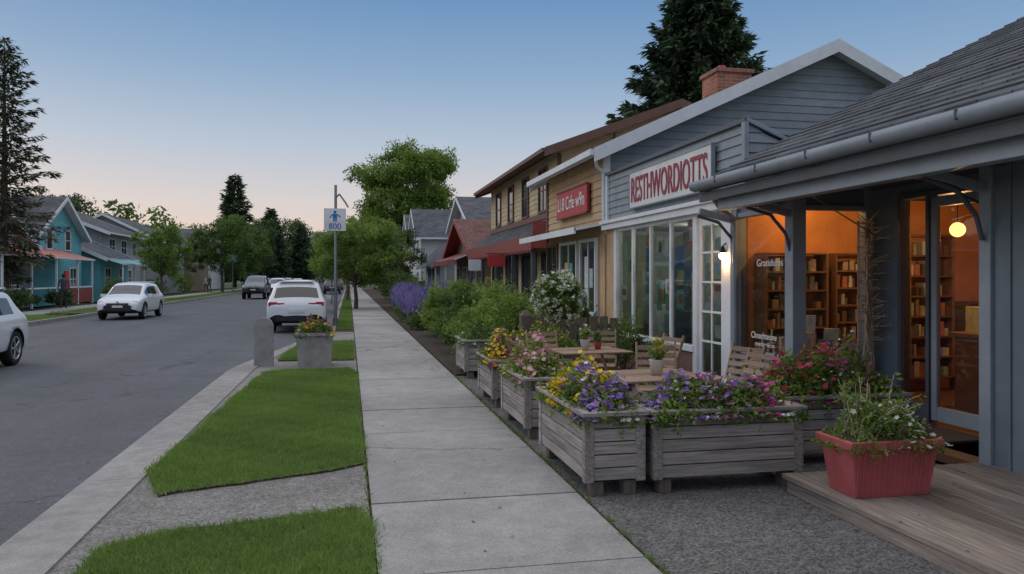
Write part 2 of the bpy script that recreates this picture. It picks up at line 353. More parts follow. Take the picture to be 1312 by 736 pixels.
def textgeo(p,s,org,xd,up,w,h,mat,ext=.01,bold=0):
    cu=bpy.data.curves.new('t','FONT'); cu.body=s; cu.extrude=ext; cu.offset=bold
    ob=bpy.data.objects.new('t',cu); sc.collection.objects.link(ob); bpy.context.view_layer.update()
    me=bpy.data.meshes.new_from_object(ob.evaluated_get(bpy.context.evaluated_depsgraph_get()))
    v=np.array([q.co[:] for q in me.vertices]); 
    mn=v.min(0);mx=v.max(0); v[:,0]=(v[:,0]-mn[0])/(mx[0]-mn[0])*w; v[:,1]=(v[:,1]-mn[1])/(mx[1]-mn[1])*h
    X=np.array(xd,float);Yv=np.array(up,float);Z=np.cross(X,Yv)
    W=np.asarray(org)+v[:,0:1]*X+v[:,1:2]*Yv+v[:,2:3]*Z
    fs={}
    for q in me.polygons: fs.setdefault(len(q.vertices),[]).append(list(q.vertices))
    for k,f in fs.items(): p.add(W,f,mat)
    bpy.data.objects.remove(ob); bpy.data.meshes.remove(me); bpy.data.curves.remove(cu)
WX=(0,-1,0); UP=(0,0,1)
def siding(p,o,ud,ln,z0,z1,nm,mat,exp=.15,clip=None):
    o=np.array(o,float);ud=np.array(ud,float);nm=np.array(nm,float)
    z=z0
    while z<z1-.01:
        zt=min(z+exp,z1)
        a0,a1=(0,ln) if clip is None else clip(z); b0,b1=(0,ln) if clip is None else clip(zt)
        if a1-a0>.05:
            if b1<b0: b0=b1=(a0+a1)/2
            def pt(s,zz,off): q=o+ud*s+nm*off; return (q[0],q[1],zz)
            p.add([pt(a0,z,.022),pt(a1,z,.022),pt(b1,zt,.003),pt(b0,zt,.003),pt(a0,z,.0),pt(a1,z,.0)],[[0,1,2,3],[4,5,1,0]],mat)
        z=zt
def window(p,face,pl,s,zc,w,h,fm=whitep,gm=dkglass,mull=1,fw=.07,hm=0):
    def bx(s0,s1,z0,z1,d0,d1,m):
        if face=='W': p.box(pl-d1,pl-d0,s0,s1,z0,z1,m)
        elif face=='E': p.box(pl+d0,pl+d1,s0,s1,z0,z1,m)
        else: p.box(s0,s1,pl-d1,pl-d0,z0,z1,m)
    a,b=s-w/2,s+w/2;c,d=zc-h/2,zc+h/2
    bx(a,b,c,d,.0,.03,gm)
    bx(a-fw,a,c-fw,d+fw,0,.07,fm);bx(b,b+fw,c-fw,d+fw,0,.07,fm);bx(a,b,d,d+fw,0,.068,fm);bx(a,b,c-fw,c,0,.09,fm)
    for i in range(mull):
        q=a+w*(i+1)/(mull+1); bx(q-.02,q+.02,c,d,.03,.05,fm)
    if hm: bx(a,b,zc-.02,zc+.02,.03,.047,fm)
def house(name,x0,x1,y0,y1,z0,ze,zr,axis,wm,rm,tm,ov=.45,side='W',wins=(),exp=.16,ridge=None,gm=None,fin=True,t=.14):
    o=O(name); W=o['walls']; R=o['roof']; gm=gm or wm
    e=.03
    W.box(x0+e,x1-e,y0+e,y1-e,z0,ze-.02,wm)
    if axis=='y':
        xm=ridge or (x0+x1)/2; pl=(zr-ze)/(xm-x0); pr=(zr-ze)/(x1-xm)
        for yy in (y0+e,y1-e): W.poly([(x0+e,yy,ze-.02),(x1-e,yy,ze-.02),(xm,yy,zr-.03)],gm)
        cl=lambda z:(0,x1-x0) if z<=ze else ((z-ze)/pl,(x1-x0)-(z-ze)/pr)
        siding(W,(x0,y0,0),(1,0,0),x1-x0,z0,zr-.02,(0,-1,0),gm,exp,cl)
        if side=='W': siding(W,(x0,y0,0),(0,1,0),y1-y0,z0,ze,(-1,0,0),wm,exp)
        else: siding(W,(x1,y0,0),(0,1,0),y1-y0,z0,ze,(1,0,0),wm,exp)
        a,b=y0-ov,y1+ov; zl=ze-pl*ov; zrr=ze-pr*ov; up=t+.01
        R.slab((x0-ov,a,zl+up),(xm,a,zr+up),(xm,b,zr+up),(x0-ov,b,zl+up),t,rm,tm)
        R.slab((xm,a,zr+up),(x1+ov,a,zrr+up),(x1+ov,b,zrr+up),(xm,b,zr+up),t,rm,tm)
        G=o['fascia']
        for yy in (a-.03,b+.005):
            for (p1,p2) in (((x0-ov-.02,zl),(xm,zr)),((xm,zr),(x1+ov+.02,zrr))):
                v=[(p1[0],yy,p1[1]-.1),(p2[0],yy,p2[1]-.1),(p2[0],yy,p2[1]+t+.03),(p1[0],yy,p1[1]+t+.03)]
                v+=[(q[0],yy+.025,q[2]) for q in v]
                G.add(v,[[0,1,2,3],[7,6,5,4],[0,4,5,1],[1,5,6,2],[2,6,7,3],[3,7,4,0]],tm)
        G.box(x0-ov-.1,x0-ov-.01,a,b,zl+.03,zl+.15,tm); G.box(x1+ov+.01,x1+ov+.1,a,b,zrr+.03,zrr+.15,tm)
    else:
        ym=(y0+y1)/2; pl=(zr-ze)/(ym-y0)
        for xx in (x0+e,x1-e): W.poly([(xx,y0+e,ze-.02),(xx,y1-e,ze-.02),(xx,ym,zr-.03)],gm)
        cl=lambda z:(0,y1-y0) if z<=ze else ((z-ze)/pl,(y1-y0)-(z-ze)/pl)
        if side=='W': siding(W,(x0,y0,0),(0,1,0),y1-y0,z0,zr-.02,(-1,0,0),gm,exp,cl)
        else: siding(W,(x1,y0,0),(0,1,0),y1-y0,z0,zr-.02,(1,0,0),gm,exp,cl)
        siding(W,(x0,y0,0),(1,0,0),x1-x0,z0,ze,(0,-1,0),wm,exp)
        a,b=x0-ov,x1+ov; zl=ze-pl*ov; up=t+.01
        R.slab((a,y0-ov,zl+up),(b,y0-ov,zl+up),(b,ym,zr+up),(a,ym,zr+up),t,rm,tm)
        R.slab((a,ym,zr+up),(b,ym,zr+up),(b,y1+ov,zl+up),(a,y1+ov,zl+up),t,rm,tm)
        G=o['fascia']
        for xx in (a-.03,b+.005):
            for (p1,p2) in (((y0-ov,zl),(ym,zr)),((ym,zr),(y1+ov,zl))):
                v=[(xx,p1[0],p1[1]-.1),(xx,p2[0],p2[1]-.1),(xx,p2[0],p2[1]+t+.03),(xx,p1[0],p1[1]+t+.03)]
                v+=[(q[0]+.025,q[1],q[2]) for q in v]
                G.add(v,[[0,1,2,3],[7,6,5,4],[0,4,5,1],[1,5,6,2],[2,6,7,3],[3,7,4,0]],tm)
    for w in wins:
        f,s,zc,ww,hh=w[:5]; pl_={'W':x0,'E':x1,'S':y0}[f]
        window(o['windows'],f,pl_,s,zc,ww,hh,w[5] if len(w)>5 else tm,mull=1 if ww>.9 else 0,hm=1)
    if fin: return o.done()
    return o
# ---------------- ground, road, pavement
g=O('ground'); g['s'].add([(-2500,-600,-.2),(2500,-600,-.2),(2500,3500,-.2),(-2500,3500,-.2)],[[0,1,2,3]],groundm); g.done()
r=O('road')
ys=list(range(-10,301,2)); xs=[-11.3,-9,-6.7,-4.4,-2.1,-.2]
vv=[(x,y,-.10-.0012*(x+6.7)**2*.6) for y in ys for x in xs]; nx=len(xs)
r['s'].add(vv,[[j*nx+i,j*nx+i+1,(j+1)*nx+i+1,(j+1)*nx+i] for j in range(len(ys)-1) for i in range(nx-1)],asphalt,True); r.done()
kp=[(-2.12,-6),(-2.12,14.6),(-2.0,15.8),(-1.75,17.5),(-1.35,20.3),(-1.0,21.6),(-.62,22.6),(-.58,24),(-.58,300)]
kw=[.48,.46,.42,.35,.22,.2,.16,.16,.16]
k=O('kerb')
for i in range(len(kp)-1):
    (xa,ya),(xb,yb)=kp[i],kp[i+1]; L=yb-ya; nseg=max(1,int(min(L,60)/2.4)); 
    for j in range(nseg):
        t0=j/nseg;t1=(j+1)/nseg; g_=.008/L if nseg>1 else 0
        t1-=g_
        A=(xa+(xb-xa)*t0,ya+L*t0);B=(xa+(xb-xa)*t1,ya+L*t1); wa=kw[i]+(kw[i+1]-kw[i])*t0; wb=kw[i]+(kw[i+1]-kw[i])*t1
        prof=[(0,-.19),(0,-.035),(.012,-.012),(.04,0)]
        v=[];
        for (q,w_) in ((A,wa),(B,wb)):
            for dx,z in prof: v.append((q[0]+dx,q[1],z))
            v.append((q[0]+w_,q[1],.006)); v.append((q[0]+w_,q[1],-.19))
        k['s'].add(v,[[i2,i2+1,i2+7,i2+6][::-1] for i2 in range(5)],kerbm)
        k['s'].add(v,[[0,1,2,3,4,5]],kerbm)
k['s'].box(-11.5,-11.3,-10,300,-.19,.02,kerbm)
k.done(bevel=0)
s=O('sidewalk'); y=-4.0; s['base'].box(.12,1.74,-5,300,-.19,-.03,soil)
js=[-4,-2.6,-1.2,.2,1.6,3.0,4.35,5.76,6.9]
while js[-1]<150: js.append(js[-1]+1.45)
js.append(300)
for a,b in zip(js[:-1],js[1:]): s['slabs'].box(.16,1.71,a+.007,b-.007,-.15,0+U(-.003,.003),concrete)
s.done()
s2=O('sidewalk'); s2['far'].box(-14.9,-13.2,-10,300,-.19,0.02,concrete); s2.done()
vb=O('verge_pavement'); vb['s'].prism([(-1.70,-6),(.14,-6),(.14,24),(-.45,24),(-.45,22.6),(-.83,21.6),(-1.2,20.3),(-1.45,17.5),(-1.6,15.8),(-1.68,14.6)],-.18,-.008,pathm)
vb['s'].box(-.42,.14,24,300,-.18,-.008,soil); vb.done()
def lawn(name,pts,dens,bh,z=.012,blades=True):
    o=O(name); o['turf'].prism(pts,-.15,z,soil,lawnbase)
    if blades:
        pa=np.array(pts); mn=pa.min(0);mx=pa.max(0); A=(mx-mn).prod(); n=int(A*dens)
        q=rng.uniform(mn-.02,mx+.02,(n,2)); ins=np.zeros(n,bool); j=len(pa)-1
        for i in range(len(pa)):
            xi,yi=pa[i];xj,yj=pa[j]
            c=((yi>q[:,1])!=(yj>q[:,1]))&(q[:,0]<(xj-xi)*(q[:,1]-yi)/(yj-yi+1e-9)+xi); ins^=c; j=i
        q=q[ins]; q=q+rng.normal(0,.022,q.shape); n=len(q)
        pos=np.column_stack([q,np.full(n,z-.004)])
        cl=.5+.22*np.sin(q[:,0]*3.1+np.sin(q[:,1]*1.7)*2)+.15*np.sin(q[:,1]*5+q[:,0]*4)+.15*np.sin(q[:,1]*13+np.sin(q[:,0]*9)*2)
        scat(o['grass'],[(0,-.075,0),(0,.075,0),(1,0,0)],[[0,1,2]],pos,rng.uniform(0,6.283,n),-rng.uniform(.5,1.4,n),rng.uniform(0,3,n),bh*rng.uniform(.5,1.25,n)*(.8+.4*cl),F_grass,cl*.5+rng.uniform(0,.5,n))
    return o.done()
def wob(a,b,n,amp):
    return [(a[0]+(b[0]-a[0])*i/n+U(-amp,amp),a[1]+(b[1]-a[1])*i/n+U(-amp,amp)) for i in range(n)]
lawn('grass_verge',wob((-1.55,1),(.12,1),3,0)+wob((.13,1),(.16,5.5),14,.015)+wob((.06,5.66),(-1.3,5.36),10,.02)+wob((-1.47,5.15),(-1.6,1),10,.03),9500,.05)
lawn('grass_verge',wob((-1.42,6.3),(.0,6.88),10,.02)+wob((.12,7.02),(.12,14.1),16,.015)+wob((.0,14.3),(-1.25,14.25),6,.03)+wob((-1.42,14.0),(-1.68,6.6),16,.035),8000,.05)
lawn('grass_verge',[(-1.35,15.9),(.1,15.8),(.1,20.3),(-1.1,20.1),(-1.3,17.6)],4500,.07)
lawn('grass_verge',[(-.38,25),(.1,25),(.1,70),(-.38,70)],1200,.08)
lawn('grass_verge',[(-13.15,-5),(-11.52,-5),(-11.52,36),(-13.15,36)],250,.12,.03)
lawn('grass_verge',[(-13.15,38),(-11.52,38),(-11.52,120),(-13.15,120)],100,.12,.03)
pt=O('patio_paving'); pt['s'].prism([(1.74,-5),(6.2,-5),(6.2,13.0),(1.74,13.0)],-.18,-.012,aggr); pt.done()
bed=O('planting_bed_soil'); bed['s'].prism([(1.74,13.02),(6.5,13.02),(6.5,110),(1.74,110)],-.18,.02,soil); bed.done()
o=O('weeds')
for (xx,ya,yb,n) in ((.14,2.5,14,150),(1.73,3,13,260),(-2.13,3,15,60)):
    for i in range(n):
        y=ya+(yb-ya)*random.random(); m=random.randint(3,9); q=np.column_stack([xx+rng.normal(0,.012,m),y+rng.normal(0,.02,m),np.full(m,-.01 if xx>-1 else -.1)])
        scat(o['tufts'],[(0,-.08,0),(0,.08,0),(1,0,0)],[[0,1,2]],q,rng.uniform(0,6.28,m),-rng.uniform(.4,1.4,m),rng.uniform(0,3,m),U(.02,.06)*rng.uniform(.6,1.2,m),F_grass,rng.uniform(0,.7,m))
o.done()
o=O('leaf_litter'); litter=FM('dry_leaf',(.14,.09,.05),(.34,.25,.13),.1)
q=np.concatenate([np.column_stack([rng.uniform(.2,1.7,50),rng.uniform(3,16,50),np.full(50,.006)]),np.column_stack([rng.uniform(1.75,5,170),rng.uniform(4,12,170),np.full(170,-.004)]),np.column_stack([rng.normal(-2.4,.18,110),rng.uniform(4,20,110),np.full(110,-.11)]),np.column_stack([rng.uniform(3.3,5,25),rng.uniform(3.5,5.4,25),np.full(25,.126)])])
scat(o['l'],LEAF[0],LEAF[1],q,rng.uniform(0,6.28,len(q)),rng.normal(0,.15,len(q)),rng.normal(0,.15,len(q)),rng.uniform(.018,.045,len(q)),litter,rng.uniform(0,1,len(q)))
q=np.column_stack([rng.uniform(1.8,3.6,70),rng.uniform(5.2,5.6,70),np.full(70,-.006)]); scat(o['petals'],LEAF[0],LEAF[1],q,rng.uniform(0,6.28,70),rng.normal(0,.1,70),rng.normal(0,.1,70),rng.uniform(.012,.022,70),F_pink,rng.uniform(0,1,70)); o.done()
# ---------------- dark corner shop
o=O('corner_shop'); W=o['walls']; Tm=o['trim']
XF=5.0; YB=8.1; YE=9.48; XR=6.0; ZH=2.42
W.box(5.1,5.25,-2,5.38,-.1,2.75,siddk); Tm.box(5.07,5.28,5.38,5.5,-.1,2.7,greyp); W.box(5.28,XR+.1,5.4,5.5,-.1,2.75,siddk)
for yy in np.arange(-2,5.3,.4): Tm.box(5.085,5.1,yy,yy+.03,0,2.7,siddk)
W.box(XR,XR+.12,5.5,6.16,-.1,2.75,siddk); W.box(XR,XR+.12,7.6,YB,-.1,2.75,siddk); W.box(XR,XR+.12,6.16,7.6,2.56,2.75,siddk)
D=o['door']
for a,b in ((6.16,6.21),(7.12,7.17),(7.55,7.6)): D.box(XR-.05,XR+.08,a,b,.12,2.56,dkp)
D.box(XR-.05,XR+.08,6.21,7.12,2.5,2.56,dkp); D.box(XR-.05,XR+.08,7.17,7.55,2.5,2.56,dkp); D.box(XR-.04,XR+.06,7.17,7.55,.12,.3,dkp)
for a,b,c,d in ((6.23,6.31,.15,2.48),(7.03,7.11,.15,2.48)): D.box(XR-.03,XR+.02,a,b,c,d,greyp)
D.box(XR-.03,XR+.02,6.31,7.03,2.38,2.48,greyp); D.box(XR-.03,XR+.02,6.31,7.03,.15,.30,greyp)
D.paneW(XR,6.31,7.03,.30,2.38,shopglass); D.paneW(XR+.003,7.17,7.55,.3,2.5,shopglass)
D.cyl((XR-.09,6.37,.95),(XR-.09,6.37,1.3),.012,.012,8,metal); D.box(XR-.09,XR-.02,6.36,6.38,.97,.985,metal); D.box(XR-.09,XR-.02,6.36,6.38,1.265,1.28,metal)
zs=.72
W.box(XF,XF+.1,YB+.1,YE,-.1,zs-.06,siddk); W.box(XF+.1,XR+.12,YB,YB+.1,-.1,zs-.06,siddk)
W.box(XF,XF+.1,YB+.1,YE,ZH+.06,2.75,siddk); W.box(XF+.1,XR+.12,YB,YB+.1,ZH+.06,2.75,siddk)
Tm.box(XF-.05,XF+.12,YB-.05,YB+.12,-.1,2.7,greyp)
for zz in (zs-.06,ZH): 
    Tm.box(XF-.03,XF+.08,YB+.12,YE,zz,zz+.06,greyp); Tm.box(XF+.12,XR+.1,YB-.03,YB+.08,zz,zz+.06,greyp)
Tm.box(XF-.05,XF+.1,YE-.1,YE+.08,-.1,2.7,greyp); Tm.box(XR-.1,XR+.12,YB-.04,YB+.1,-.1,2.7,greyp)
for a,b in ((YB+.2,8.7),(8.78,YE-.14)): Tm.box(XF-.015,XF,a,b,.12,zs-.14,greyp)
Tm.box(XF+.2,XR-.18,YB-.015,YB,.12,zs-.14,greyp)
G=o['windows']
G.paneW(XF+.02,YB+.12,YE-.1,zs,ZH,shopglass); G.paneS(XF+.12,XR-.1,YB+.02,zs,ZH,shopglass)
textgeo(G,'Gratidums',(XF+.012,9.0-.04,1.78),WX,UP,.6,.09,wtxt,.002)
textgeo(G,'Clmarhteone',(XF+.012,9.1,.88),WX,UP,.6,.08,wtxt,.002)
textgeo(G,'nattoicn',(XF+.012,9.0,.79),WX,UP,.45,.05,wtxt,.002)
I=o['interior']
I.box(5.1,9.6,5.5,9.46,.02,.10,intwood)
I.box(5.12,9.6,9.40,9.46,.1,2.75,orange); I.box(9.5,9.6,5.5,9.4,.1,2.75,orange); I.box(6.14,9.5,5.5,5.56,.1,2.75,orange)
I.box(5.12,9.6,5.5,9.46,2.70,2.74,intdark)
def shelf(x0,x1,y1,z0,z1,nz,dep=.3):
    I.box(x0,x0+.03,y1-dep,y1,z0,z1,intwood); I.box(x1-.03,x1,y1-dep,y1,z0,z1,intwood)
    for i in range(nz+1):
        z=z0+(z1-z0)*i/nz; I.box(x0+.03,x1-.03,y1-dep,y1-.005,z-.012,z+.012,intwood)
        if i<nz:
            x=x0+.05
            while x<x1-.1:
                w=U(.025,.09); h=U(.4,.85)*(z1-z0)/nz
                if random.random()<.85: I.box(x,x+w,y1-dep+U(.02,.08),y1-.08,z+.0125,z+h,random.choice(goods+goods+[papers[0],papers[5],papers[2]]))
                x+=w+U(.004,.03)
shelf(5.2,6.1,9.38,.75,1.95,5); shelf(6.2,7.2,9.38,.6,1.95,6); shelf(7.3,8.0,9.38,.3,2.2,7); shelf(8.2,9.3,9.38,.1,1.3,4)
I.box(5.36,5.9,8.22,8.7,.62,.68,intwood)
for x,y,w,h,m in ((5.3,8.35,.16,.3,0),(5.52,8.3,.2,.22,1),(5.35,8.6,.22,.42,4),(5.7,8.45,.18,.34,5),(5.2,8.95,.02,.3,0),(5.6,8.28,.1,.14,3),(5.45,8.5,.12,.5,7),(5.8,8.3,.12,.2,0)):
    I.obox((x,y,.69+h/2),(w,.02,h),Matrix.Rotation(.15,3,'X')@Matrix.Rotation(U(-.3,.3),3,'Z'),papers[m])
for i in range(16): 
    x=U(5.14,5.2); y=8.25+i*.068; w=U(.04,.06); h=U(.08,.26); I.box(x,x+.1,y,y+w,.681,.68+h,random.choice(papers+goods))
I.box(5.12,5.355,8.22,9.36,.62,.679,intwood)
I.box(7.0,7.9,7.5,7.95,.1,.95,intwood); I.box(6.95,7.95,7.45,8.0,.95,1.0,intwood); I.box(7.1,7.8,7.6,7.9,1.0,1.3,papers[4]); 
for z in (.3,.55): I.box(7.03,7.87,7.485,7.5,z,z+.18,goods[1])
pos,sh,_=cloud((7.45,7.7,1.5),(.25,.15,.15),12,.1,300); leaves(I,pos,.07,F_leaf,sh)
o['pendant_lamp'].sphere((6.95,7.85,2.2),.085,globe); o['pendant_lamp'].cyl((6.95,7.85,2.28),(6.95,7.85,2.7),.006,.006,5,dkmetal)
o['sconce'].sphere((4.88,9.62,1.93),.05,bulb); o['sconce'].cyl((4.88,9.62,1.97),(4.88,9.62,2.06),.05,.02,10,dkmetal); o['sconce'].tube([(4.88,9.62,2.06),(4.93,9.62,2.1),(4.97,9.62,2.05)],.01,dkmetal)
o.lights=[('pendant_light',(6.95,7.85,2.10),24,(1,.55,.22),.01),('shop_ceiling_light',(5.75,8.8,2.6),20,(1,.52,.2),.02),('sconce_light',(4.88,9.62,1.865),5,(1,.55,.2),.01),('room_light',(8.3,6.6,2.5),18,(1,.52,.2),.02)]
R=o['roof']; ex=4.2; ez=2.80; pitch=.5
yA,yB=-2.5,8.9
n=0; x=ex
while x<10.4:
    z=ez+(x-ex)*pitch; x2=x+.2; z2=ez+(x2-ex)*pitch
    R.add([(x,yA,z+.018),(x,yB,z+.018),(x2,yB,z2),(x2,yA,z2),(x,yA,z),(x,yB,z)],[[0,3,2,1],[4,0,1,5]],roofdk); x=x2
R.slab((ex,yA,ez-.004),(x,yA,ez-.004+(x-ex)*pitch),(x,yB-.005,ez-.004+(x-ex)*pitch),(ex,yB-.005,ez-.004),.12,dkp,dkp)
W.poly([(5.05,9.47,2.6),(10,9.47,2.6),(10,9.47,5.2)],siddk)
W.poly([(5.05,8.6,2.7),(10.3,8.6,2.7),(10.3,8.6,5.45)],sidgrey)
gp=[(-.13,.0),(-.14,-.05),(-.11,-.10),(-.05,-.115),(0,-.10),(0,0),(-.012,0),(-.012,-.09),(-.05,-.10),(-.1,-.09),(-.125,-.05),(-.118,.0)]
gv=[(ex+a,yA,ez+.0+b) for a,b in gp]+[(ex+a,yB,ez+.0+b) for a,b in gp]; ng=len(gp)
o['gutter'].add(gv,[[i,(i+1)%ng,ng+(i+1)%ng,ng+i] for i in range(ng)],greyp,True); o['gutter'].add(gv,[list(range(ng,2*ng))],greyp)
for yy in np.arange(1,8.8,.9): o['gutter'].box(ex-.145,ex-.118,yy,yy+.02,ez-.075,ez+.004,dkp)
Tm.box(ex+.005,ex+.04,yA,yB,ez-.24,ez-.13,dkp)
C=o['canopy']
C.box(4.3,4.44,-2.4,8.6,2.44,2.60,greyp); C.box(ex+.04,5.0,yA,yB-.02,2.645,2.665,dkp)
C.box(5.0,6.1,5.5,8.1,2.66,2.68,dkp)
for yy in np.arange(-2,8.6,.8): C.box(4.44,5.05,yy,yy+.07,2.52,2.64,dkp)
for yy in (5.44,8.12,9.4):
    xx=5.05 if yy<6 else 4.96
    C.tube([(xx,yy,1.95),(xx-.06,yy,2.15),(xx-.25,yy,2.36),(xx-.55,yy,2.44)],.022,dkp,6); C.beam((xx-.02,yy,2.38),(4.44,yy,2.50),.06,.08,greyp)
C.beam((5.98,6.1,2.2),(4.9,5.9,2.5),.02,.02,metal); C.beam((5.95,7.9,2.1),(4.6,7.2,2.5),.015,.015,metal)
o['downpipe'].tube([(4.3,8.85,2.7),(4.6,9.1,2.5),(4.92,9.36,2.4),(4.92,9.36,0)],.033,greyp,8)
o['doorstep'].box(5.3,5.98,5.55,8.05,.02,.10,dkp); o['doorstep'].box(5.35,5.9,6.25,7.1,.101,.125,intdark)
o.done(bevel=.004)
d=O('wooden_deck')
x=3.3
while x<5.25:
    d['boards'].box(x,min(x+.138,5.28),-1.5,5.52+U(-.004,.004),.085,.12+U(-.002,.002),deckm); x+=.144
d['frame'].box(3.32,3.36,-1.5,5.48,-.1,.083,deckm); d['frame'].box(3.36,5.05,5.44,5.48,-.1,.083,deckm); d.done(bevel=.003)
v=O('vine_trellis')
for dx in (-.09,0.0,.09): v['slats'].box(5.83+dx,5.85+dx,7.985,8.0,.1,2.3,twig)
for z in np.arange(.3,2.3,.28): v['slats'].box(5.72,5.96,7.97,7.984,z,z+.02,twig)
for i in range(9):
    z=.05; pts=[(5.84+U(-.05,.05),7.9+U(-.05,.05),z)]; ph=U(0,6)
    for kx in range(12): 
        z+=.17; pts.append((5.84+.08*math.sin(z*6+ph)+U(-.02,.02),7.92+.05*math.cos(z*5+ph),z))
    v['stems'].tube(pts,.011,twig,5)
for i in range(90):
    z=U(.9,2.3); a=U(0,6); b=(5.84,7.92,z); c_=(5.84+.2*math.cos(a),7.88+.16*math.sin(a)-.05,z+U(-.05,.14)); v['twigs'].tube([b,c_],[.007,.003],twig,4)
pos,sh,_=cloud((5.84,7.88,1.5),(.12,.08,.8),20,.08,160); leaves(v['leaves'],pos,.045,litter,sh)
v.done()
# ---------------- white shop
o=O('weatherboard_shop'); W=o['walls']; Tm=o['trim']; G=o['windows']
X=4.95
W.box(X+.03,X+.08,9.16,14.6,2.72,3.66,sidgrey); siding(W,(X+.03,9.15,0),(0,1,0),5.45,2.72,3.62,(-1,0,0),sidgrey,.13)
siding(W,(X+.03,9.15,0),(1,0,0),1.6,2.72,3.6,(0,-1,0),sidgrey,.13,lambda z:(0,1.6) if z<2.9 else (0,max(0,1.6-(z-2.9)*2.3)))
W.poly([(X+.03,9.16,2.72),(6.6,9.16,2.72),(6.6,9.16,2.9),(X+.04,9.16,3.6)],sidgrey)
W.box(5.1,9.5,9.5,14.65,2.6,2.9,sidgrey)
o['roof'].slab((X+.03,9.18,3.62),(9.8,9.18,2.95),(9.8,14.6,2.95),(X+.03,14.6,3.62),.05,roofdk,greyp)
Tm.box(X-.03,X+.1,9.1,14.62,3.62,3.68,dkp); Tm.beam((X,9.13,3.66),(6.4,9.13,3.05),.07,.05,greyp)
Tm.box(X-.04,X+.02,9.08,9.17,2.72,3.62,greyp); Tm.box(X-.03,X+.02,14.52,14.62,2.72,3.62,whitep)
Tm.box(X-.10,X+.1,9.5,14.65,2.56,2.72,whitep); Tm.box(X-.14,X-.1,9.5,14.65,2.67,2.73,whitep)
W.box(X,X+.12,10.62,14.55,-.1,.55,brbase); Tm.box(X-.04,X+.1,10.62,14.5,.55,.64,whitep)
Tm.box(X-.02,X+.12,9.5,9.72,-.1,2.56,whitep); Tm.box(X-.02,X+.12,10.52,10.66,-.1,2.56,whitep); Tm.box(X-.02,X+.12,14.02,14.14,.64,2.56,whitep)
W.box(X,X+.1,14.14,14.62,-.1,2.56,sidtan)
for i in range(1,4): Tm.box(X-.01,X+.04,10.66+.84*i-.03,10.66+.84*i+.03,.64,2.5,whitep)
Tm.box(X-.012,X+.08,10.66,14.02,2.5,2.56,whitep)
G.paneW(X+.02,10.66,14.02,.64,2.5,wsglass)
D=o['door']
for a,b,c,dd in ((9.72,9.82,.02,2.5),(10.42,10.52,.02,2.5)): D.box(X+.01,X+.05,a,b,c,dd,whitep)
D.box(X+.01,X+.05,9.82,10.42,.02,.28,whitep); D.box(X+.01,X+.05,9.82,10.42,2.38,2.5,whitep)
for z in (.72,1.14,1.56,1.98): D.box(X+.015,X+.045,9.82,10.42,z,z+.03,whitep)
D.box(X+.014,X+.046,10.105,10.135,.28,2.38,whitep); D.paneW(X+.03,9.82,10.42,.28,2.38,wsglass)
for i in range(5): D.box(X+.034,X+.038,9.86+U(0,.03),10.06,.8+i*.3,.8+i*.3+U(.12,.24),papers[[0,5,2,7,0][i]])
I=o['interior']
I.box(5.05,6.6,9.5,14.6,.0,.05,intlite); I.box(6.5,6.6,9.5,14.6,.05,2.55,intlite); I.box(5.1,6.5,14.5,14.6,.05,2.55,intlite); I.box(5.1,6.5,9.5,9.53,.05,2.55,intlite); I.box(5.05,6.6,9.5,14.6,2.55,2.59,intlite)
for i in range(4):
    y0=10.7+.84*i
    for c in range(2):
        z=.72+U(0,.15)
        while z<2.3:
            h=U(.2,.5); w=U(.2,.34); 
            if random.random()<.7:
                I.box(X+.05+.006*c,X+.055+.006*c,y0+.03+.38*c+U(0,.03),y0+.03+.38*c+w,z,z+h,random.choice([papers[k] for k in (0,1,1,5,5,7,7,3,2,4)]))
                if U(0,1)<.6: I.box(X+.046+.006*c,X+.05+.006*c,y0+.07+.38*c,y0+.03+.38*c+w*.7,z+h*.3,z+h*.75,random.choice(papers+goods))
            z+=h+U(.03,.12)
for i in range(14): 
    yy=10+i*.3; xx=U(5.4,6); I.box(xx,xx+.35,yy,yy+.26,.05,U(.7,1.9),random.choice(papers+goods))
o.lights=[('shop_light',(5.9,12.4,2.45),16,(1,.86,.7),.02),('shop_light',(5.9,10.3,2.45),6,(1,.8,.6),.02)]
S=o['shop_sign']
S.box(X-.07,X-.02,9.95,13.15,2.87,3.48,signw)
for a in ((9.95,13.15,2.85,2.87),(9.95,13.15,3.48,3.5)): S.box(X-.08,X-.02,*a,greyp)
S.box(X-.08,X-.02,9.93,9.95,2.85,3.5,greyp); S.box(X-.08,X-.02,13.15,13.17,2.85,3.5,greyp)
textgeo(S,'RESTHWORDIOTTS',(X-.075,13.04,2.95),WX,UP,2.98,.44,redtxt,.008,.004)
o.done(bevel=.003)
# ---------------- gable building with tan shopfront
o=house('gabled_shop_building',5.0,14.68,14.7,19.4,2.5,4.13,6.37,'y',sidtan,roofdk,whitep,ov=.38,ridge=9.84,gm=sidgrey,exp=.16,fin=False)
W=o['walls']; W.box(5.02,14.6,14.72,19.38,-.1,2.49,sidtan)
Tm=o['trim']; Tm.box(4.93,5.03,14.62,14.76,2.6,4.05,whitep); Tm.box(4.95,5.0,19.3,19.4,0,4.05,brownp)
A=o['awning']; A.slab((4.35,14.8,2.62),(5.0,14.8,2.75),(5.0,19.8,2.75),(4.35,19.8,2.62),.06,greyp,whitep); A.box(4.33,4.37,14.8,19.8,2.5,2.63,whitep)
W.box(4.94,5.0,14.75,19.35,-.05,.75,brick); W.box(4.96,5.0,14.75,19.35,.75,2.5,sidtan)
for yy,w in ((15.7,1.0),(17.2,1.3),(18.6,.9)): window(o['windows'],'W',4.95,yy,1.65,w,1.45,whitep if yy<18 else brownp,mull=1)
for yy in (15.4,15.75,16.9,17.3,17.6): o['posters'].box(4.914,4.918,yy,yy+.22,1.2+U(0,.4),1.8+U(0,.3),random.choice(papers))
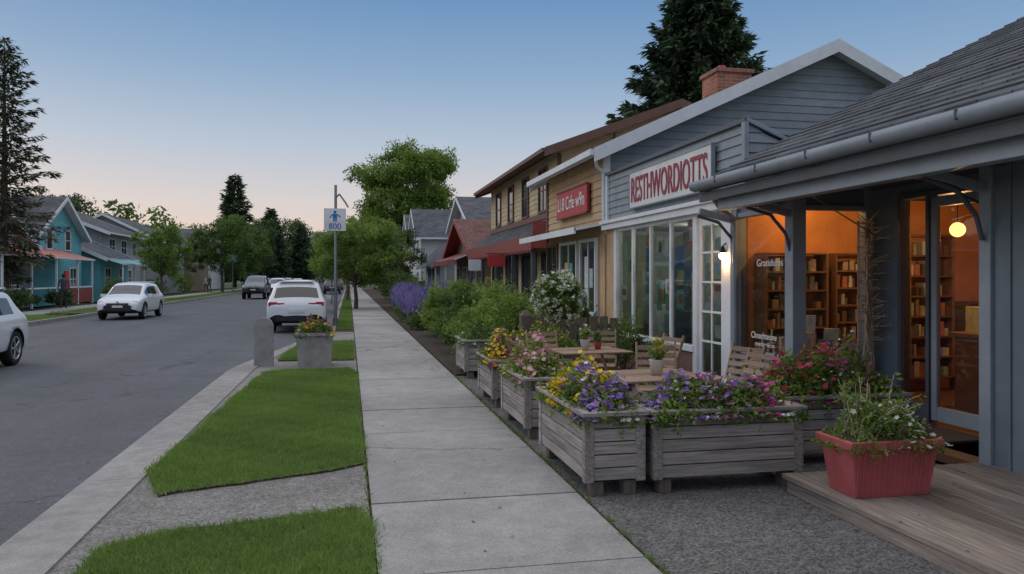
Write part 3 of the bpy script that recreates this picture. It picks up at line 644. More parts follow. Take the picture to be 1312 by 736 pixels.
C=o['chimney']; C.box(8.3,9.15,16.6,17.4,5.2,6.38,brick); C.box(8.25,9.2,16.55,17.45,6.38,6.46,brick); C.cyl((8.6,17,6.46),(8.6,17,6.62),.1,.09,10,terracotta)
S=o['shop_sign']; S.box(4.88,4.94,15.7,18.1,3.02,3.62,signr)
for a in ((3.0,3.03),(3.61,3.64)): S.box(4.86,4.94,15.7,18.1,a[0],a[1],redbr)
textgeo(S,'Ll 8 Crfe w9n',(4.872,17.95,3.18),WX,UP,2.1,.30,wtxt,.008)
o['downpipe'].tube([(4.68,14.5,3.95),(4.75,14.6,3.8),(4.9,14.66,3.7),(4.9,14.66,2.75)],.035,whitep,8)
o['roof_vent'].cyl((6.6,18.9,4.8),(6.6,18.9,5.3),.04,.04,8,dkmetal); o['roof_vent'].beam((6.35,18.9,5.25),(6.85,18.9,5.35),.02,.02,dkmetal); o['roof_vent'].beam((6.6,18.7,5.35),(6.6,19.1,5.2),.02,.02,dkmetal)
o.done()
# ---------------- yellow two-storey
o=house('yellow_two_storey_house',6.3,13.7,23.0,34.7,-.1,5.55,6.95,'y',sidyel,roofbr,brownp,ov=.62,gm=sidyel,exp=.17,fin=False,
  wins=[('W',25.0,4.5,1.0,1.35,brownp),('W',27.6,4.5,.9,1.35,brownp),('W',30.2,4.5,.9,1.35,brownp),('W',32.8,4.5,.9,1.35,brownp)])
A=o['awning']; A.slab((5.3,22.4,2.85),(6.3,22.4,3.55),(6.3,34.9,3.55),(5.3,34.9,2.85),.1,roofdk,redbr); A.box(5.25,5.3,22.4,34.9,2.45,2.88,redbr)
A.box(5.3,6.3,22.38,22.42,2.5,3.3,redbr)
for yy in np.arange(22.5,34.8,.3): A.box(5.255,5.26+.03,yy,yy+.15,2.38,2.45,redbr)
for yy in (22.6,25.5,28.5,31.5,34.6): A.box(5.32,5.44,yy,yy+.12,-.1,2.6,dkp)
for yy in (24,27,30,33): window(o['windows'],'W',6.28,yy,1.5,2.0,1.8,dkp,mull=2)
o['walls'].box(6.2,6.28,22.98,34.7,-.1,.5,brownp)
o['walls'].box(6.24,6.3,23,34.7,3.55,3.75,brownp)
o['trim'].box(6.22,6.32,22.9,23.02,-.1,5.4,brownp)
o['hanging_sign'].box(4.6,5.2,26,26.05,2.0,2.4,signr); o['hanging_sign'].box(4.55,5.25,26.01,26.04,2.42,2.45,dkmetal); o['hanging_sign'].box(4.7,5.2,31,31.05,1.9,2.35,whitep)
o.done()
o=house('brown_bungalow',6.2,12,37,46,-.1,2.9,4.6,'x',sidbr,roofbr,redbr,ov=.7,wins=[('W',39,1.5,1.4,1.3,whitep),('W',42,1.5,1.4,1.3,whitep),('W',44.5,1.5,.9,1.3,whitep)],fin=False)
o['awning'].slab((4.9,36.8,2.5),(6.2,36.8,3.0),(6.2,46.2,3.0),(4.9,46.2,2.5),.06,redbr,whitep); o['awning'].box(4.88,4.9,36.8,46.2,2.25,2.5,redbr)
for yy in (37,41,45.9): o['awning'].box(4.95,5.03,yy,yy+.08,0,2.45,whitep)
o.done()
house('grey_house',8.0,16,50,60,-.1,5.2,7.2,'x',sidlg,roofgx,whitep,ov=.6,wins=[('W',53,4.2,1.2,1.2),('W',57,4.2,1.2,1.2),('S',10.5,4.2,1.2,1.2),('S',13.5,4.2,1.2,1.2)])
house('low_grey_shop',5.6,8,49,58,-.1,2.8,3.9,'y',sidlg,roofdk,greyp,ov=.6,wins=[('W',52,1.5,1.8,1.4),('W',55,1.5,1.8,1.4)])
house('white_house',5.6,13,62,70,-.1,4.9,7.2,'x',sidwh,roofgx,whitep,ov=.5,wins=[('W',64.5,3.9,1.1,1.2),('W',67.5,3.9,1.1,1.2),('W',64.5,1.4,1.4,1.3)])
house('white_house',5.8,13,73,81,-.1,5.0,7.6,'x',sidwh,roofgx,whitep,ov=.5,wins=[('W',75.5,3.9,1.1,1.2),('W',78.5,3.9,1.1,1.2)])
house('tan_house',5.6,13,84,94,-.1,4.8,7.2,'x',sidyel,roofgx,whitep,ov=.5,wins=[('W',87,3.9,1.1,1.2),('W',91,3.9,1.1,1.2)])
house('grey_house',5.6,13,98,110,-.1,4.8,7.4,'x',sidlg,roofgx,whitep,ov=.5,wins=[('W',101,3.9,1.1,1.2),('W',106,3.9,1.1,1.2)])
# left houses
o=house('shop_with_awning',-26,-18,41,49.6,-.1,3.4,5.2,'x',sidlg,roofgx,whitep,ov=.5,side='E',wins=[('E',43,1.5,1.8,1.6,dkp),('E',47,1.5,1.8,1.6,dkp)],fin=False)
pinkroof=M('pink_awning',(.50,.20,.17),.8,.12,3,island=.05)
o['awning'].slab((-15.9,40.8,2.75),(-15.9,54.4,2.75),(-18,54.4,3.35),(-18,40.8,3.35),.08,pinkroof,whitep)
for yy in (41,44.5,48,51.5,54.2): o['awning'].box(-16.1,-16.0,yy,yy+.1,0,2.7,whitep)
o['awning'].box(-16.05,-16,41,54.3,1.0,1.08,whitep); o['awning'].box(-16.04,-16.01,50,54.3,.1,.95,redbr); o['awning'].box(-16.0,-15.9,49,49.6,.3,2.0,signr)
o.done()
house('teal_house',-27,-18,50.2,58.5,-.1,4.3,6.6,'x',sidteal,roofgx,whitep,ov=.5,side='E',wins=[('E',52.6,4.0,.9,1.2,whitep),('E',55.8,4.0,.9,1.2,whitep),('E',56.8,1.5,1.2,1.4,whitep),('S',-21,4.0,1.2,1.0,whitep)],fin=True)
o=house('teal_bungalow',-25,-17.2,60,67,-.1,3.1,4.9,'y',sidteal,roofdk,whitep,ov=.6,side='E',wins=[('E',61.6,1.6,1.3,1.3,whitep),('E',65.2,1.6,1.3,1.3,whitep)],fin=False)
o['porch'].slab((-15.6,59.8,2.6),(-15.6,66,2.6),(-17.2,66,3.1),(-17.2,59.8,3.1),.1,sidteal,whitep)
for yy in (60,63,65.8): o['porch'].box(-15.8,-15.7,yy,yy+.1,0,2.5,whitep)
o.done()
house('grey_two_storey_house',-32,-19.5,68.5,80,-.1,5.4,7.9,'y',sidlg,roofdk,whitep,ov=.8,side='E',wins=[('E',71,4.2,1.6,1.2,whitep),('E',74.5,4.2,1.6,1.2,whitep),('E',77.8,4.2,1.2,1.2,whitep),('E',71,1.5,1.8,1.4,whitep),('E',76,1.5,1.8,1.4,whitep),('S',-24,4.4,1.4,1.2,whitep)])
house('brown_roof_house',-34,-24,56,67,-.1,5.6,8.4,'y',sidbr,roofbr,whitep,ov=.6,side='E')
house('grey_house',-29,-18.5,84,95,-.1,5.2,7.8,'y',sidlg,roofdk,whitep,ov=.7,side='E',wins=[('E',87,3.9,1.6,1.2,whitep),('E',91.5,3.9,1.6,1.2,whitep)])
house('brown_house',-30,-18.5,99,111,-.1,5.0,7.6,'x',sidbr,roofgx,whitep,ov=.7,side='E',wins=[('E',102,3.9,1.6,1.2,whitep),('E',107,3.9,1.6,1.2,whitep)])
house('white_house',-30,-19,116,128,-.1,5.0,8.2,'x',sidwh,roofgx,whitep,ov=.7,side='E')
# ---------------- planters
def flowers(o,x0,x1,y0,y1,z,h,nl,specs,leaf=.055,mat=F_leaf,spill=.06):
    n=nl; u=rng.uniform(-1,1,n);w=rng.uniform(-1,1,n); p1,p2=U(0,6),U(0,6)
    cx,cy,rx,ry=(x0+x1)/2,(y0+y1)/2,(x1-x0)/2+spill,(y1-y0)/2+spill
    bmp=lambda a,b:1+.35*np.sin(a*5+p1)*np.cos(b*4+p2)+.15*np.sin(a*13+p2)
    dome=np.clip((1-np.abs(u)**3)*(1-np.abs(w)**3),0,1)*bmp(u,w)
    zz=z-.07+(h+.07)*dome*rng.uniform(.25,1,n)**.6
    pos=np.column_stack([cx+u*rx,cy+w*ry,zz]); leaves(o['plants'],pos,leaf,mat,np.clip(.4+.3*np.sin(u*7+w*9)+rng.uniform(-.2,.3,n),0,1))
    m=nl//40
    for i in range(m):
        b=pos[rng.integers(0,n)]; l=U(.06,.16); t=rng.uniform(0,1,7)[:,None]; leaves(o['plants'],b+np.array((U(-.6,.6),U(-.6,.6),1))*l*t,leaf*.8,mat,rng.uniform(.3,1,7))
    for i in range(int((x1-x0+y1-y0)*9)):
        long=(x1-x0)>(y1-y0); s_=U(-.95,.95)
        if long: b=(cx+s_*rx*.95,cy-ry-.0)
        else: b=(cx-rx-.0,cy+s_*ry*.95) if U(0,1)<.7 else (cx+U(-.9,.9)*rx,cy-ry)
        ln=U(.04,.16); q=np.array([(b[0]+U(-.03,.03),b[1]+U(-.03,.02),z+.04-ln*j/8) for j in range(12)]); leaves(o['plants'],q,leaf*.8,mat,rng.uniform(.1,.9,12))
    for fm,nf,fs,(ua,ub) in specs:
        cl=rng.uniform(0,1,(12,2)); idx=rng.integers(0,12,nf)
        u2=np.clip(ua+(ub-ua)*(cl[idx,0]+rng.normal(0,.1,nf)),-1,1); w2=np.clip(-1+2*(cl[idx,1]+rng.normal(0,.14,nf)),-1,1)
        ax,ay=(u2,w2) if (x1-x0)>(y1-y0) else (w2,u2)
        dome=np.clip((1-np.abs(ax)**3)*(1-np.abs(ay)**3),0,1)*bmp(ax,ay)
        pos2=np.column_stack([cx+ax*(rx+.01),cy+ay*(ry+.01),z-.04+(h+.05)*dome*rng.uniform(.75,1.12,nf)])
        leaves(o['blossom'],pos2,fs,fm,rng.uniform(0,1,nf),FLOWER,.45)
def planter(x0,x1,y0,y1,h,fh,nl,specs,z0=0,leaf=.055,mat=F_leaf,spill=.06,legs=.09):
    o=O('planter_box'); B=o['boards']; t=.022; zb=z0+legs+.02; zt=h-.03; n=5; bh=(zt-zb)/n
    for i in range(n):
        a=zb+i*bh+.004;b=zb+(i+1)*bh-.004; j=U(-.003,.003)
        B.box(x0+.03,x1-.03,y0+j,y0+t+j,a,b,woodx); B.box(x0+.03,x1-.03,y1-t+j,y1+j,a,b,woodx)
        B.box(x0+j,x0+t+j,y0+.03,y1-.03,a,b,woody); B.box(x1-t+j,x1+j,y0+.03,y1-.03,a,b,woody)
        for xx in (x0+.005,x1-.02):
            for dz in (.3,.7): o['nails'].cyl((xx+.02,y0-.0135,a+(b-a)*dz),(xx+.02,y0-.011,a+(b-a)*dz),.004,.004,6,dkmetal)
    o['liner'].box(x0+.024,x1-.024,y0+.024,y0+.028,zb,zt,intdark); o['liner'].box(x0+.024,x0+.028,y0+.03,y1-.03,zb,zt,intdark)
    c=.075
    for xx in (x0-.012,x1-c+.012):
        for yy in (y0-.012,y1-c+.012): B.box(xx,xx+c,yy,yy+c,z0+.1,zt,woody)
    L=o['legs']
    for xx in (x0+.05,x1-.15):
        for yy in (y0+.03,y1-.13): L.box(xx,xx+.1,yy,yy+.1,z0-.012,z0+.1,postm)
    R=o['rim']; r=.08
    R.box(x0-.035,x1+.035,y0-.035,y0-.035+r,h-.03,h,woodx); R.box(x0-.035,x1+.035,y1+.035-r,y1+.035,h-.03,h,woodx)
    R.box(x0-.035,x0-.035+r,y0-.035+r,y1+.035-r,h-.03,h-.001,woody); R.box(x1+.035-r,x1+.035,y0-.035+r,y1+.035-r,h-.03,h-.001,woody)
    o['soil'].box(x0+.03,x1-.03,y0+.03,y1-.03,h-.2,h-.06,soil)
    flowers(o,x0+.04,x1-.04,y0+.04,y1-.04,h-.02,fh,nl,specs,leaf,mat,spill)
    root=o.done()
    for ch in root.children:
        if ch.name.split('.')[0] in('boards','legs','rim'):
            b=ch.modifiers.new('bevel','BEVEL'); b.width=.005; b.segments=2; b.limit_method='ANGLE'
planter(1.74,2.2,5.62,7.05,.63,.24,3800,[(F_yel,360,.055,(.0,1)),(F_yel,90,.055,(-.5,.2)),(F_pur,360,.05,(-1,.1)),(F_wh,50,.04,(-1,.3))],mat=F_leafb)
planter(2.28,3.52,5.6,6.08,.63,.2,3600,[(F_pur,380,.05,(-.9,.5)),(F_mag,200,.05,(-.4,.7)),(F_wh,90,.04,(-.8,.9)),(F_pink,110,.05,(-.2,.9))],spill=.09,mat=F_leafb)
planter(3.62,4.95,6.2,6.7,.6,.36,4200,[(F_red,170,.06,(-.9,0)),(F_mag,170,.055,(-1,.4)),(F_pur,90,.05,(.2,1)),(F_wh,60,.04,(0,1))],leaf=.06,mat=F_leafb)
planter(1.76,2.24,7.75,9.0,.62,.26,3600,[(F_pink,220,.055,(-1,.7)),(F_mag,100,.05,(-.6,1)),(F_yel,60,.045,(0,1)),(F_wh,60,.05,(-1,1))],mat=F_leafb)
planter(1.78,2.26,9.7,10.8,.6,.28,3000,[(F_yel,220,.06,(-1,1)),(F_mag,120,.06,(-1,1)),(F_pink,60,.05,(-1,1))])
planter(1.85,2.5,12.6,13.6,.62,.2,2200,[(F_wh,30,.05,(-1,1))])
planter(2.3,3.3,10.9,11.35,.6,.3,2400,[(F_yel,80,.05,(-1,1))],mat=F_leafb)
o=O('flower_pot'); B=o['pot']
def tap(p,cx,cy,z0,z1,ax,ay,bx,by,mat):
    v=[(cx-ax,cy-ay,z0),(cx+ax,cy-ay,z0),(cx+ax,cy+ay,z0),(cx-ax,cy+ay,z0),(cx-bx,cy-by,z1),(cx+bx,cy-by,z1),(cx+bx,cy+by,z1),(cx-bx,cy+by,z1)]
    p.add(v,BF,mat)
cx,cy=3.70,4.92
tap(B,cx,cy,.121,.46,.29,.15,.335,.185,terracotta); tap(B,cx,cy,.46,.52,.36,.21,.365,.215,terracotta)
for i in range(15):
    u=-.27+.54*i/14; B.obox((cx+u*1.06,cy-.171,.29),(.014,.012,.3),Matrix.Rotation(.105,3,'X'),terracotta)
o['soil'].box(cx-.33,cx+.33,cy-.18,cy+.18,.5,.525,soil)
flowers(o,cx-.3,cx+.3,cy-.16,cy+.16,.52,.2,1500,[(F_wh,130,.035,(-1,1))],leaf=.04,mat=F_leafb,spill=.08)
for i in range(46):
    a=U(0,6.28); l=U(.2,.48); e=(cx+math.cos(a)*l*.75,cy+math.sin(a)*l*.45,.54+l*U(.3,.95)); b=(cx+U(-.25,.25),cy+U(-.1,.1),.52)
    m_=((b[0]+e[0])/2,(b[1]+e[1])/2,(b[2]+e[2])/2+.05); o['stems'].tube([b,m_,e],[.003,.003,.0015],twig,4)
    t=rng.uniform(.2,1,16)[:,None]; q=np.array(b)+(np.array(e)-np.array(b))*t+np.array((0,0,.05))*(t*(1-t)*4)*.9+rng.normal(0,.015,(16,3)); leaves(o['plants'],q,.045,F_leafb,rng.uniform(.2,1,16))
root=o.done()
for ch in root.children:
    if ch.name.startswith('pot'):
        b=ch.modifiers.new('bevel','BEVEL'); b.width=.008; b.segments=2; b.limit_method='ANGLE'; b.angle_limit=.9
# ---------------- furniture
def table(x,y,rot,L=.95,Wd=.75,h=.74):
    o=O('patio_table'); T=o['top']; n=8; w=Wd/n
    for i in range(n): T.box(-L/2,L/2,-Wd/2+i*w+.003,-Wd/2+(i+1)*w-.003,h-.022,h,furn)
    for xx in (-L*.35,L*.35): o['frame'].box(xx-.02,xx+.02,-Wd/2+.03,Wd/2-.03,h-.06,h-.024,furn)
    o['frame'].box(-L*.35,L*.35,-.02,.02,.34,.38,furn)
    for xx in (-L*.35,L*.35):
        o['legs'].beam((xx-.012,-Wd*.42,0),(xx-.012,Wd*.38,h-.06),.024,.05,furn); o['legs'].beam((xx+.014,Wd*.42,0),(xx+.014,-Wd*.38,h-.06),.024,.05,furn)
    o.done((x,y,-.01),rot,bevel=.004)
def chair(x,y,rot):
    o=O('folding_chair'); S=o['seat']
    for i in range(6): S.box(-.21,.21,-.18+i*.066,-.18+i*.066+.055,.43,.447,furn)
    for xx in (-.225,.207):
        o['frame'].beam((xx+.009,-.24,0),(xx+.009,.2,.435),.02,.035,furn); o['frame'].beam((xx+.03,.26,0),(xx+.03,-.2,.435),.02,.035,furn)
        o['frame'].beam((xx+.009,.17,.42),(xx+.009,.33,.92),.022,.035,furn); o['frame'].beam((xx+.009,-.2,.42),(xx+.009,.22,.42),.02,.03,furn)
    B=o['backrest']
    for i in range(5): 
        z=.54+i*.08; yy=.17+(z-.42)*.32; B.obox((0,yy-.012,z),(.41,.014,.055),Matrix.Rotation(-.3,3,'X'),furn)
    o.done((x,y,-.01),rot,bevel=.003)
table(2.75,6.95,.15,1.0,.8); table(2.95,9.45,.1,.9,.75)
chair(3.75,7.15,-1.5); chair(3.3,8.0,-.3); chair(2.65,10.25,.1); chair(2.25,9.2,1.7) ; chair(3.75,9.3,-1.4); chair(3.4,10.3,-.3); chair(4.0,7.75,-1.2)
def tpot(x,y,z,r,h,pm,fm,fl=None):
    o=O('potted_plant'); o['pot'].revolve((x,y,z),[(.001,0),(r*.75,0),(r,h*.95),(r*1.05,h),(r*.9,h),(r*.88,h*.85),(.001,h*.85)],16,pm)
    pos,sh,_=cloud((x,y,z+h+r*1.3),(r*1.0,r*1.0,r*1.4),12,r*.6,260); leaves(o['plants'],pos,.045,fm,sh)
    for q in pos[:30]: o['stems'].cyl((x,y,z+h*.85),tuple(q),.002,.001,3,twig,caps=False)
    if fl: 
        pos,sh,_=cloud((x,y,z+h+r*1.9),(r,r,r*1.2),12,r*.4,50); leaves(o['blossom'],pos,.035,fl,sh,FLOWER)
    o.done()
tpot(2.83,6.9,.735,.07,.14,whpot,F_leafb,F_yel); tpot(2.9,9.4,.735,.06,.13,whpot,F_leafb,F_wh); tpot(3.1,9.5,.735,.05,.09,terracotta,F_leaf)
o=O('white_flowering_bush'); c=(3.2,11.75,1.32)
pos,sh,cen=cloud(c,(.35,.35,.34),90,.10,9500,None,.2); leaves(o['foliage'],pos,.05,F_leaf,sh)
for i in range(130):
    d=rng.normal(size=3); d/=np.linalg.norm(d); cc=np.array(c)+d*U(.38,.43); m=random.randint(5,14); q=cc+rng.normal(0,.02,(m,3)); leaves(o['blossom'],q,.042,F_wh,rng.uniform(0,1,m),FLOWER,.6)
    leaves(o['foliage'],cc+rng.normal(0,.035,(10,3)),.05,F_leafb,rng.uniform(0,1,10))
o['trunk'].tube([(3.2,11.75,.3),(3.21,11.75,.8),(3.2,11.75,1.2)],.022,bark,6)
for cc in cen[:14]: o['trunk'].cyl((3.2,11.75,1.1),tuple(cc),.008,.003,4,bark,caps=False)
o['pot'].revolve((3.2,11.75,-.01),[(.001,0),(.18,0),(.24,.4),(.26,.42),(.22,.42),(.2,.36),(.001,.36)],16,brbase); o.done()
o=O('concrete_planter'); tap(o['pot'],-.62,15.1,-.01,.56,.29,.29,.33,.33,kerbm); o['pot'].box(-.96,-.28,14.76,15.44,.56,.62,kerbm); o['soil'].box(-.9,-.34,14.8,15.4,.6,.63,soil)
flowers(o,-.9,-.34,14.82,15.4,.62,.2,1400,[(F_yel,90,.06,(-1,1)),(F_red,60,.05,(-1,1)),(F_pink,40,.05,(-1,1))]); o.done()
o=O('bollard'); pr=[]
for i in range(13): t=math.pi*i/12; pr.append((math.cos(t)*.17,.72+math.sin(t)*.17))
pr=[(.17,-.01)]+pr+[(-.17,-.01)]; n=len(pr)
vf=[(-1.55+a,15.1,b) for a,b in pr]+[(-1.55+a,15.24,b) for a,b in pr]
o['slab'].add(vf,[list(range(n))],kerbm); o['slab'].add(vf,[list(range(n,2*n))[::-1]],kerbm); o['slab'].add(vf,[[i,n+i,n+(i+1)%n,(i+1)%n] for i in range(n)],kerbm); o.done()
o=O('wooden_post'); o['post'].box(2.75,2.93,12.4,12.58,-.05,1.02,postm); tap(o['post'],2.84,12.49,1.02,1.1,.09,.09,.03,.03,postm); o.done()
o=O('wooden_fence')
for i in range(9): o['pickets'].box(2.95+i*.19,3.1+i*.19,13.0,13.03,-.05,.95+U(-.02,.02),postm)
for z in (.25,.75): o['rails'].box(2.95,4.7,13.031,13.07,z,z+.08,postm)
o.done()
o=O('street_sign'); x,y=-.44,27.0; Pp=o['pole']; Pp.cyl((x,y,-.02),(x,y,4.75),.06,.045,10,metal)
Pp.tube([(x,y,4.3),(x+.12,y,4.45),(x+.3,y,4.2),(x+.42,y,4.0)],.03,metal,6); Pp.cyl((x,y,-.02),(x,y,.25),.1,.09,10,metal)
S=o['sign_panel']; R0=(x-.38,x+.34)
S.box(R0[0],R0[1],y-.11,y-.08,3.2,3.95,signw); S.box(R0[0]+.03,R0[1]-.03,y-.115,y-.11,3.5,3.92,wtxt)
textgeo(S,'800',(x-.22,y-.118,3.25),(1,0,0),UP,.4,.2,signb,.003)
S.sphere((x-.02,y-.12,3.83),.05,signb,6,(1,.2,1)); S.box(x-.09,x+.05,y-.122,y-.116,3.62,3.77,signb); S.box(x-.08,x-.03,y-.122,y-.116,3.51,3.62,signb); S.box(x-.01,x+.04,y-.122,y-.116,3.51,3.62,signb)
S.beam((x-.09,y-.119,3.75),(x-.2,y-.119,3.63),.006,.035,signb); S.beam((x+.05,y-.119,3.75),(x+.16,y-.119,3.66),.006,.035,signb)
o.done()
for (x,y,h) in ((-1.1,52,3.2),(-12.2,88,4.2)):
    o=O('blue_street_sign'); o['pole'].cyl((x,y,-.1),(x,y,h),.05,.05,8,metal); o['sign_panel'].box(x-.4,x+.4,y-.1,y-.06,h-1.0,h,signb); o['sign_panel'].box(x-.2,x+.2,y-.11,y-.1,h-.7,h-.3,wtxt); o.done()
# ---------------- vehicles
blkp=M('tyre_rubber',(.02,.02,.021),.8,.2,8); rimm=M('alloy_rim',(.45,.46,.48),.35,.05,metal=.8); carglass=M('car_glass',(.012,.014,.016),.04,.1,spec=1.0)
blk=M('black_trim',(.022,.022,.024),.55,.1); redl=M('tail_lens',(.35,.015,.015),.15,.1,spec=.8); hl=M('head_lens',(.5,.52,.55),.08,.1,spec=1.0); platem=M('licence_plate',(.6,.62,.65),.5,.1)
def paintm(n,c,met=0):
    m=M(n,c,.28,.03,2,metal=met,spec=.5); b=[q for q in m.node_tree.nodes if q.type=='BSDF_PRINCIPLED'][0]; b.inputs['Coat Weight'].default_value=.8; return m
pw=paintm('car_paint_white',(.68,.70,.73)); pd=paintm('car_paint_dark',(.04,.05,.065)); ps=paintm('car_paint_silver',(.33,.35,.37))
SUV=[(0,.52,.78,.81,.76,.68,'b','b'),(.05,.36,.90,.93,.87,.76,'b','b'),(.12,.30,.99,1.03,.915,.78,'b','g'),(.40,.27,1.0,1.46,.925,.66,'b','b'),(.52,.27,1.0,1.58,.925,.655,'b','b'),(.66,.27,1.0,1.60,.925,.655,'g','b'),
 (1.42,.27,.985,1.63,.93,.66,'k','b'),(1.52,.27,.985,1.635,.93,.66,'g','b'),(2.30,.27,.975,1.62,.93,.655,'k','b'),(2.40,.27,.97,1.61,.93,.65,'g','b'),(2.80,.27,.965,1.54,.93,.64,'g','g'),(3.2,.27,.96,1.30,.925,.67,'b','g'),
 (3.55,.27,.95,1.05,.915,.74,'b','b'),(4.0,.27,.91,.98,.90,.72,'b','b'),(4.35,.29,.83,.89,.87,.68,'b','b'),(4.52,.34,.73,.78,.80,.6,'b','b'),(4.58,.42,.62,.66,.70,.5,'b','b')]
def car(name,x,y,rot,paint,kind='suv'):
    st=SUV; 
    if kind=='hatch': st=[(s*.93,zb-.03,zt-.04,(zr-.13 if zr>1.2 else zr-.05),w*.96,wr*.95,a,b) for s,zb,zt,zr,w,wr,a,b in SUV]
    if kind=='pickup': st=[(s*1.1,zb+.15,zt+.2,(zr+.22 if s>1.3 or zr<1.2 else 1.24),w,wr if (s>1.3 or zr<1.2) else .8,a if s>1.3 else 'b',b if s>1.3 else 'b') for s,zb,zt,zr,w,wr,a,b in SUV]
    Ln=st[-1][0]; V=[]
    for s,zb,zt,zr,w,wr,a,b in st:
        h=[(w*.84,zb),(w*.965,zb+.05),(w,zb+(zt-zb)*.42),(w*.985,zt-.07),(w*.945,zt),(wr+.045,zr-.085),(wr-.03,zr-.012),(wr*.55,zr+.018),(0,zr+.028)]
        if zr-zt<.15: h[5]=(w*.93*.5+wr*.5,zt+(zr-zt)*.4); 
        ring=[(xx,s-Ln/2,zz) for xx,zz in h]+[(-xx,s-Ln/2,zz) for xx,zz in h[:-1][::-1]]; V+=ring
    m=len(h)*2-1; F=[];MI=[]
    mats=[paint,carglass,blk]
    for i in range(len(st)-1):
        for j in range(m):
            jn=(j+1)%m; F.append((i*m+j,i*m+jn,(i+1)*m+jn,(i+1)*m+j)[::-1]); r=min(j,m-2-j) if j<m-1 else 99
            mi=0
            if r==99: mi=2
            elif r==0: mi=2
            elif r==4: mi={'g':1,'k':2,'b':0}[st[i][6]]
            elif r in(6,7): mi=1 if st[i][7]=='g' else 0
            MI.append(mi)
    F.append(tuple(range(m))); MI.append(0); F.append(tuple(range((len(st)-1)*m,len(st)*m))[::-1]); MI.append(2)
    me=bpy.data.meshes.new('body'); me.from_pydata(V,[],F)
    for q in mats: me.materials.append(q)
    for q,mi in zip(me.polygons,MI): q.material_index=mi; q.use_smooth=True
    bm=bmesh.new(); bm.from_mesh(me); bmesh.ops.recalc_face_normals(bm,faces=bm.faces); 
    bm.to_mesh(me); bm.free()
    ob=bpy.data.objects.new('body',me); sc.collection.objects.link(ob)
    md=ob.modifiers.new('s','SUBSURF'); md.levels=2; md.render_levels=2
    ax=[.78/4.58*Ln-Ln/2,3.72/4.58*Ln-Ln/2]; wr_=.34 if kind!='pickup' else .39; zc=wr_
    cut=P()
    for a in ax:
        for sgn in (1,-1): cut.cyl((sgn*.60,a,zc),(sgn*1.2,a,zc),wr_+.055,wr_+.055,28,blk,smooth=False)
    cme=mkmesh('c',cut); bm=bmesh.new(); bm.from_mesh(cme); bmesh.ops.remove_doubles(bm,verts=bm.verts,dist=1e-4); bmesh.ops.recalc_face_normals(bm,faces=bm.faces); bm.to_mesh(cme); bm.free()
    co=bpy.data.objects.new('c',cme); sc.collection.objects.link(co)
    bo=ob.modifiers.new('b','BOOLEAN'); bo.object=co; bo.operation='DIFFERENCE'; bo.solver='EXACT'
    try: bo.material_mode='TRANSFER'
    except: pass
    bpy.context.view_layer.update(); dg=bpy.context.evaluated_depsgraph_get(); nm=bpy.data.meshes.new_from_object(ob.evaluated_get(dg),depsgraph=dg)
    ob.modifiers.clear(); ob.data=nm; bpy.data.objects.remove(co)
    o=O(name); Wl=o['wheels']; Dt=o['trim']; Lt=o['lights']
    for a in ax:
        for sg in (1,-1):
            xo=sg*.90*(.96 if kind=='hatch' else 1); xi=sg*.66; r_=wr_
            prof=[(r_*.6,xi-xo),(r_*.93,xi-xo),(r_,(xi-xo)*.85),(r_,-sg*.03),(r_*.95,0),(r_*.70,0),(r_*.66,-sg*.03)]
            Wl.revolve((xo,a,zc),prof,28,blkp,'x'); Wl.cyl((xo-sg*.07,a,zc),(xo-sg*.06,a,zc),r_*.66,r_*.66,20,blk)
            Wl.revolve((xo,a,zc),[(r_*.70,-sg*.004),(r_*.70,sg*.004),(r_*.6,sg*.002),(r_*.6,-sg*.05)],24,rimm,'x')
            for k5 in range(5):
                t=k5*2*math.pi/5; Wl.beam((xo-sg*.02,a,zc),(xo-sg*.012,a+math.cos(t)*r_*.63,zc+math.sin(t)*r_*.63),.05,.02,rimm,(1,0,0))
            Wl.cyl((xo-sg*.04,a,zc),(xo+sg*.0,a,zc),.05,.05,12,rimm)
    z_=1 if kind!='hatch' else .95; e0=-Ln/2; e1=Ln/2; wx=.97 if kind!='hatch' else .93
    zo=.2 if kind=='pickup' else 0
    for sg in (1,-1):
        Lt.box(sg*.60*wx,sg*.865*wx,e0+.035,e0+.22,.83*z_+zo,.965*z_+zo,redl); Lt.box(sg*.36,sg*.60*wx,e0+.03,e0+.14,.87*z_+zo,.935*z_+zo,redl)
        Lt.box(sg*.52,sg*.80*wx,e1-.34,e1-.10,.68*z_+zo,.80*z_+zo,hl); Lt.box(sg*.55,sg*.72,e1-.12,e1-.055,.42+zo,.50+zo,blk)
        Dt.obox((sg*.985*wx,e1-1.42,1.02*z_+zo),(.20,.12,.13),Matrix.Rotation(.1*sg,3,'Z'),paint); 
        for dy in (-.55,.35): Dt.box(sg*.925*wx,sg*.942*wx,dy-.09,dy+.09,.86+zo,.885+zo,paint)
        if kind=='suv': Dt.box(sg*.58,sg*.62,e0+.7,e1-1.9,1.625*z_,1.66*z_,blk)
    Dt.box(-.62,.62,e0+.002,e0+.2,.36+zo,.50+zo,blk); Dt.box(-.25,.25,e0-.012,e0+.1,.62+zo,.74+zo,platem); 
    Dt.box(-.42,.42,e1-.2,e1-.012,.60*z_+zo,.72*z_+zo,blk); Dt.box(-.5,.5,e1-.2,e1+.004,.36+zo,.50+zo,blk); Dt.box(-.2,.2,e1-.05,e1+.012,.50+zo,.59+zo,platem)
    Dt.cyl((0,e1-.03,.75*z_+zo),(0,e1-.0,.75*z_+zo),.05,.05,12,rimm)
    if kind!='pickup': Dt.box(-.55,.55,e0+.40,e0+.56,1.585*z_,1.615*z_,paint) 
    root=o.done((x,y,-.10),rot,bevel=.01)
    ob.parent=root
    return root
car('parked_car',-1.66,27.6,0.02,pw,'suv')
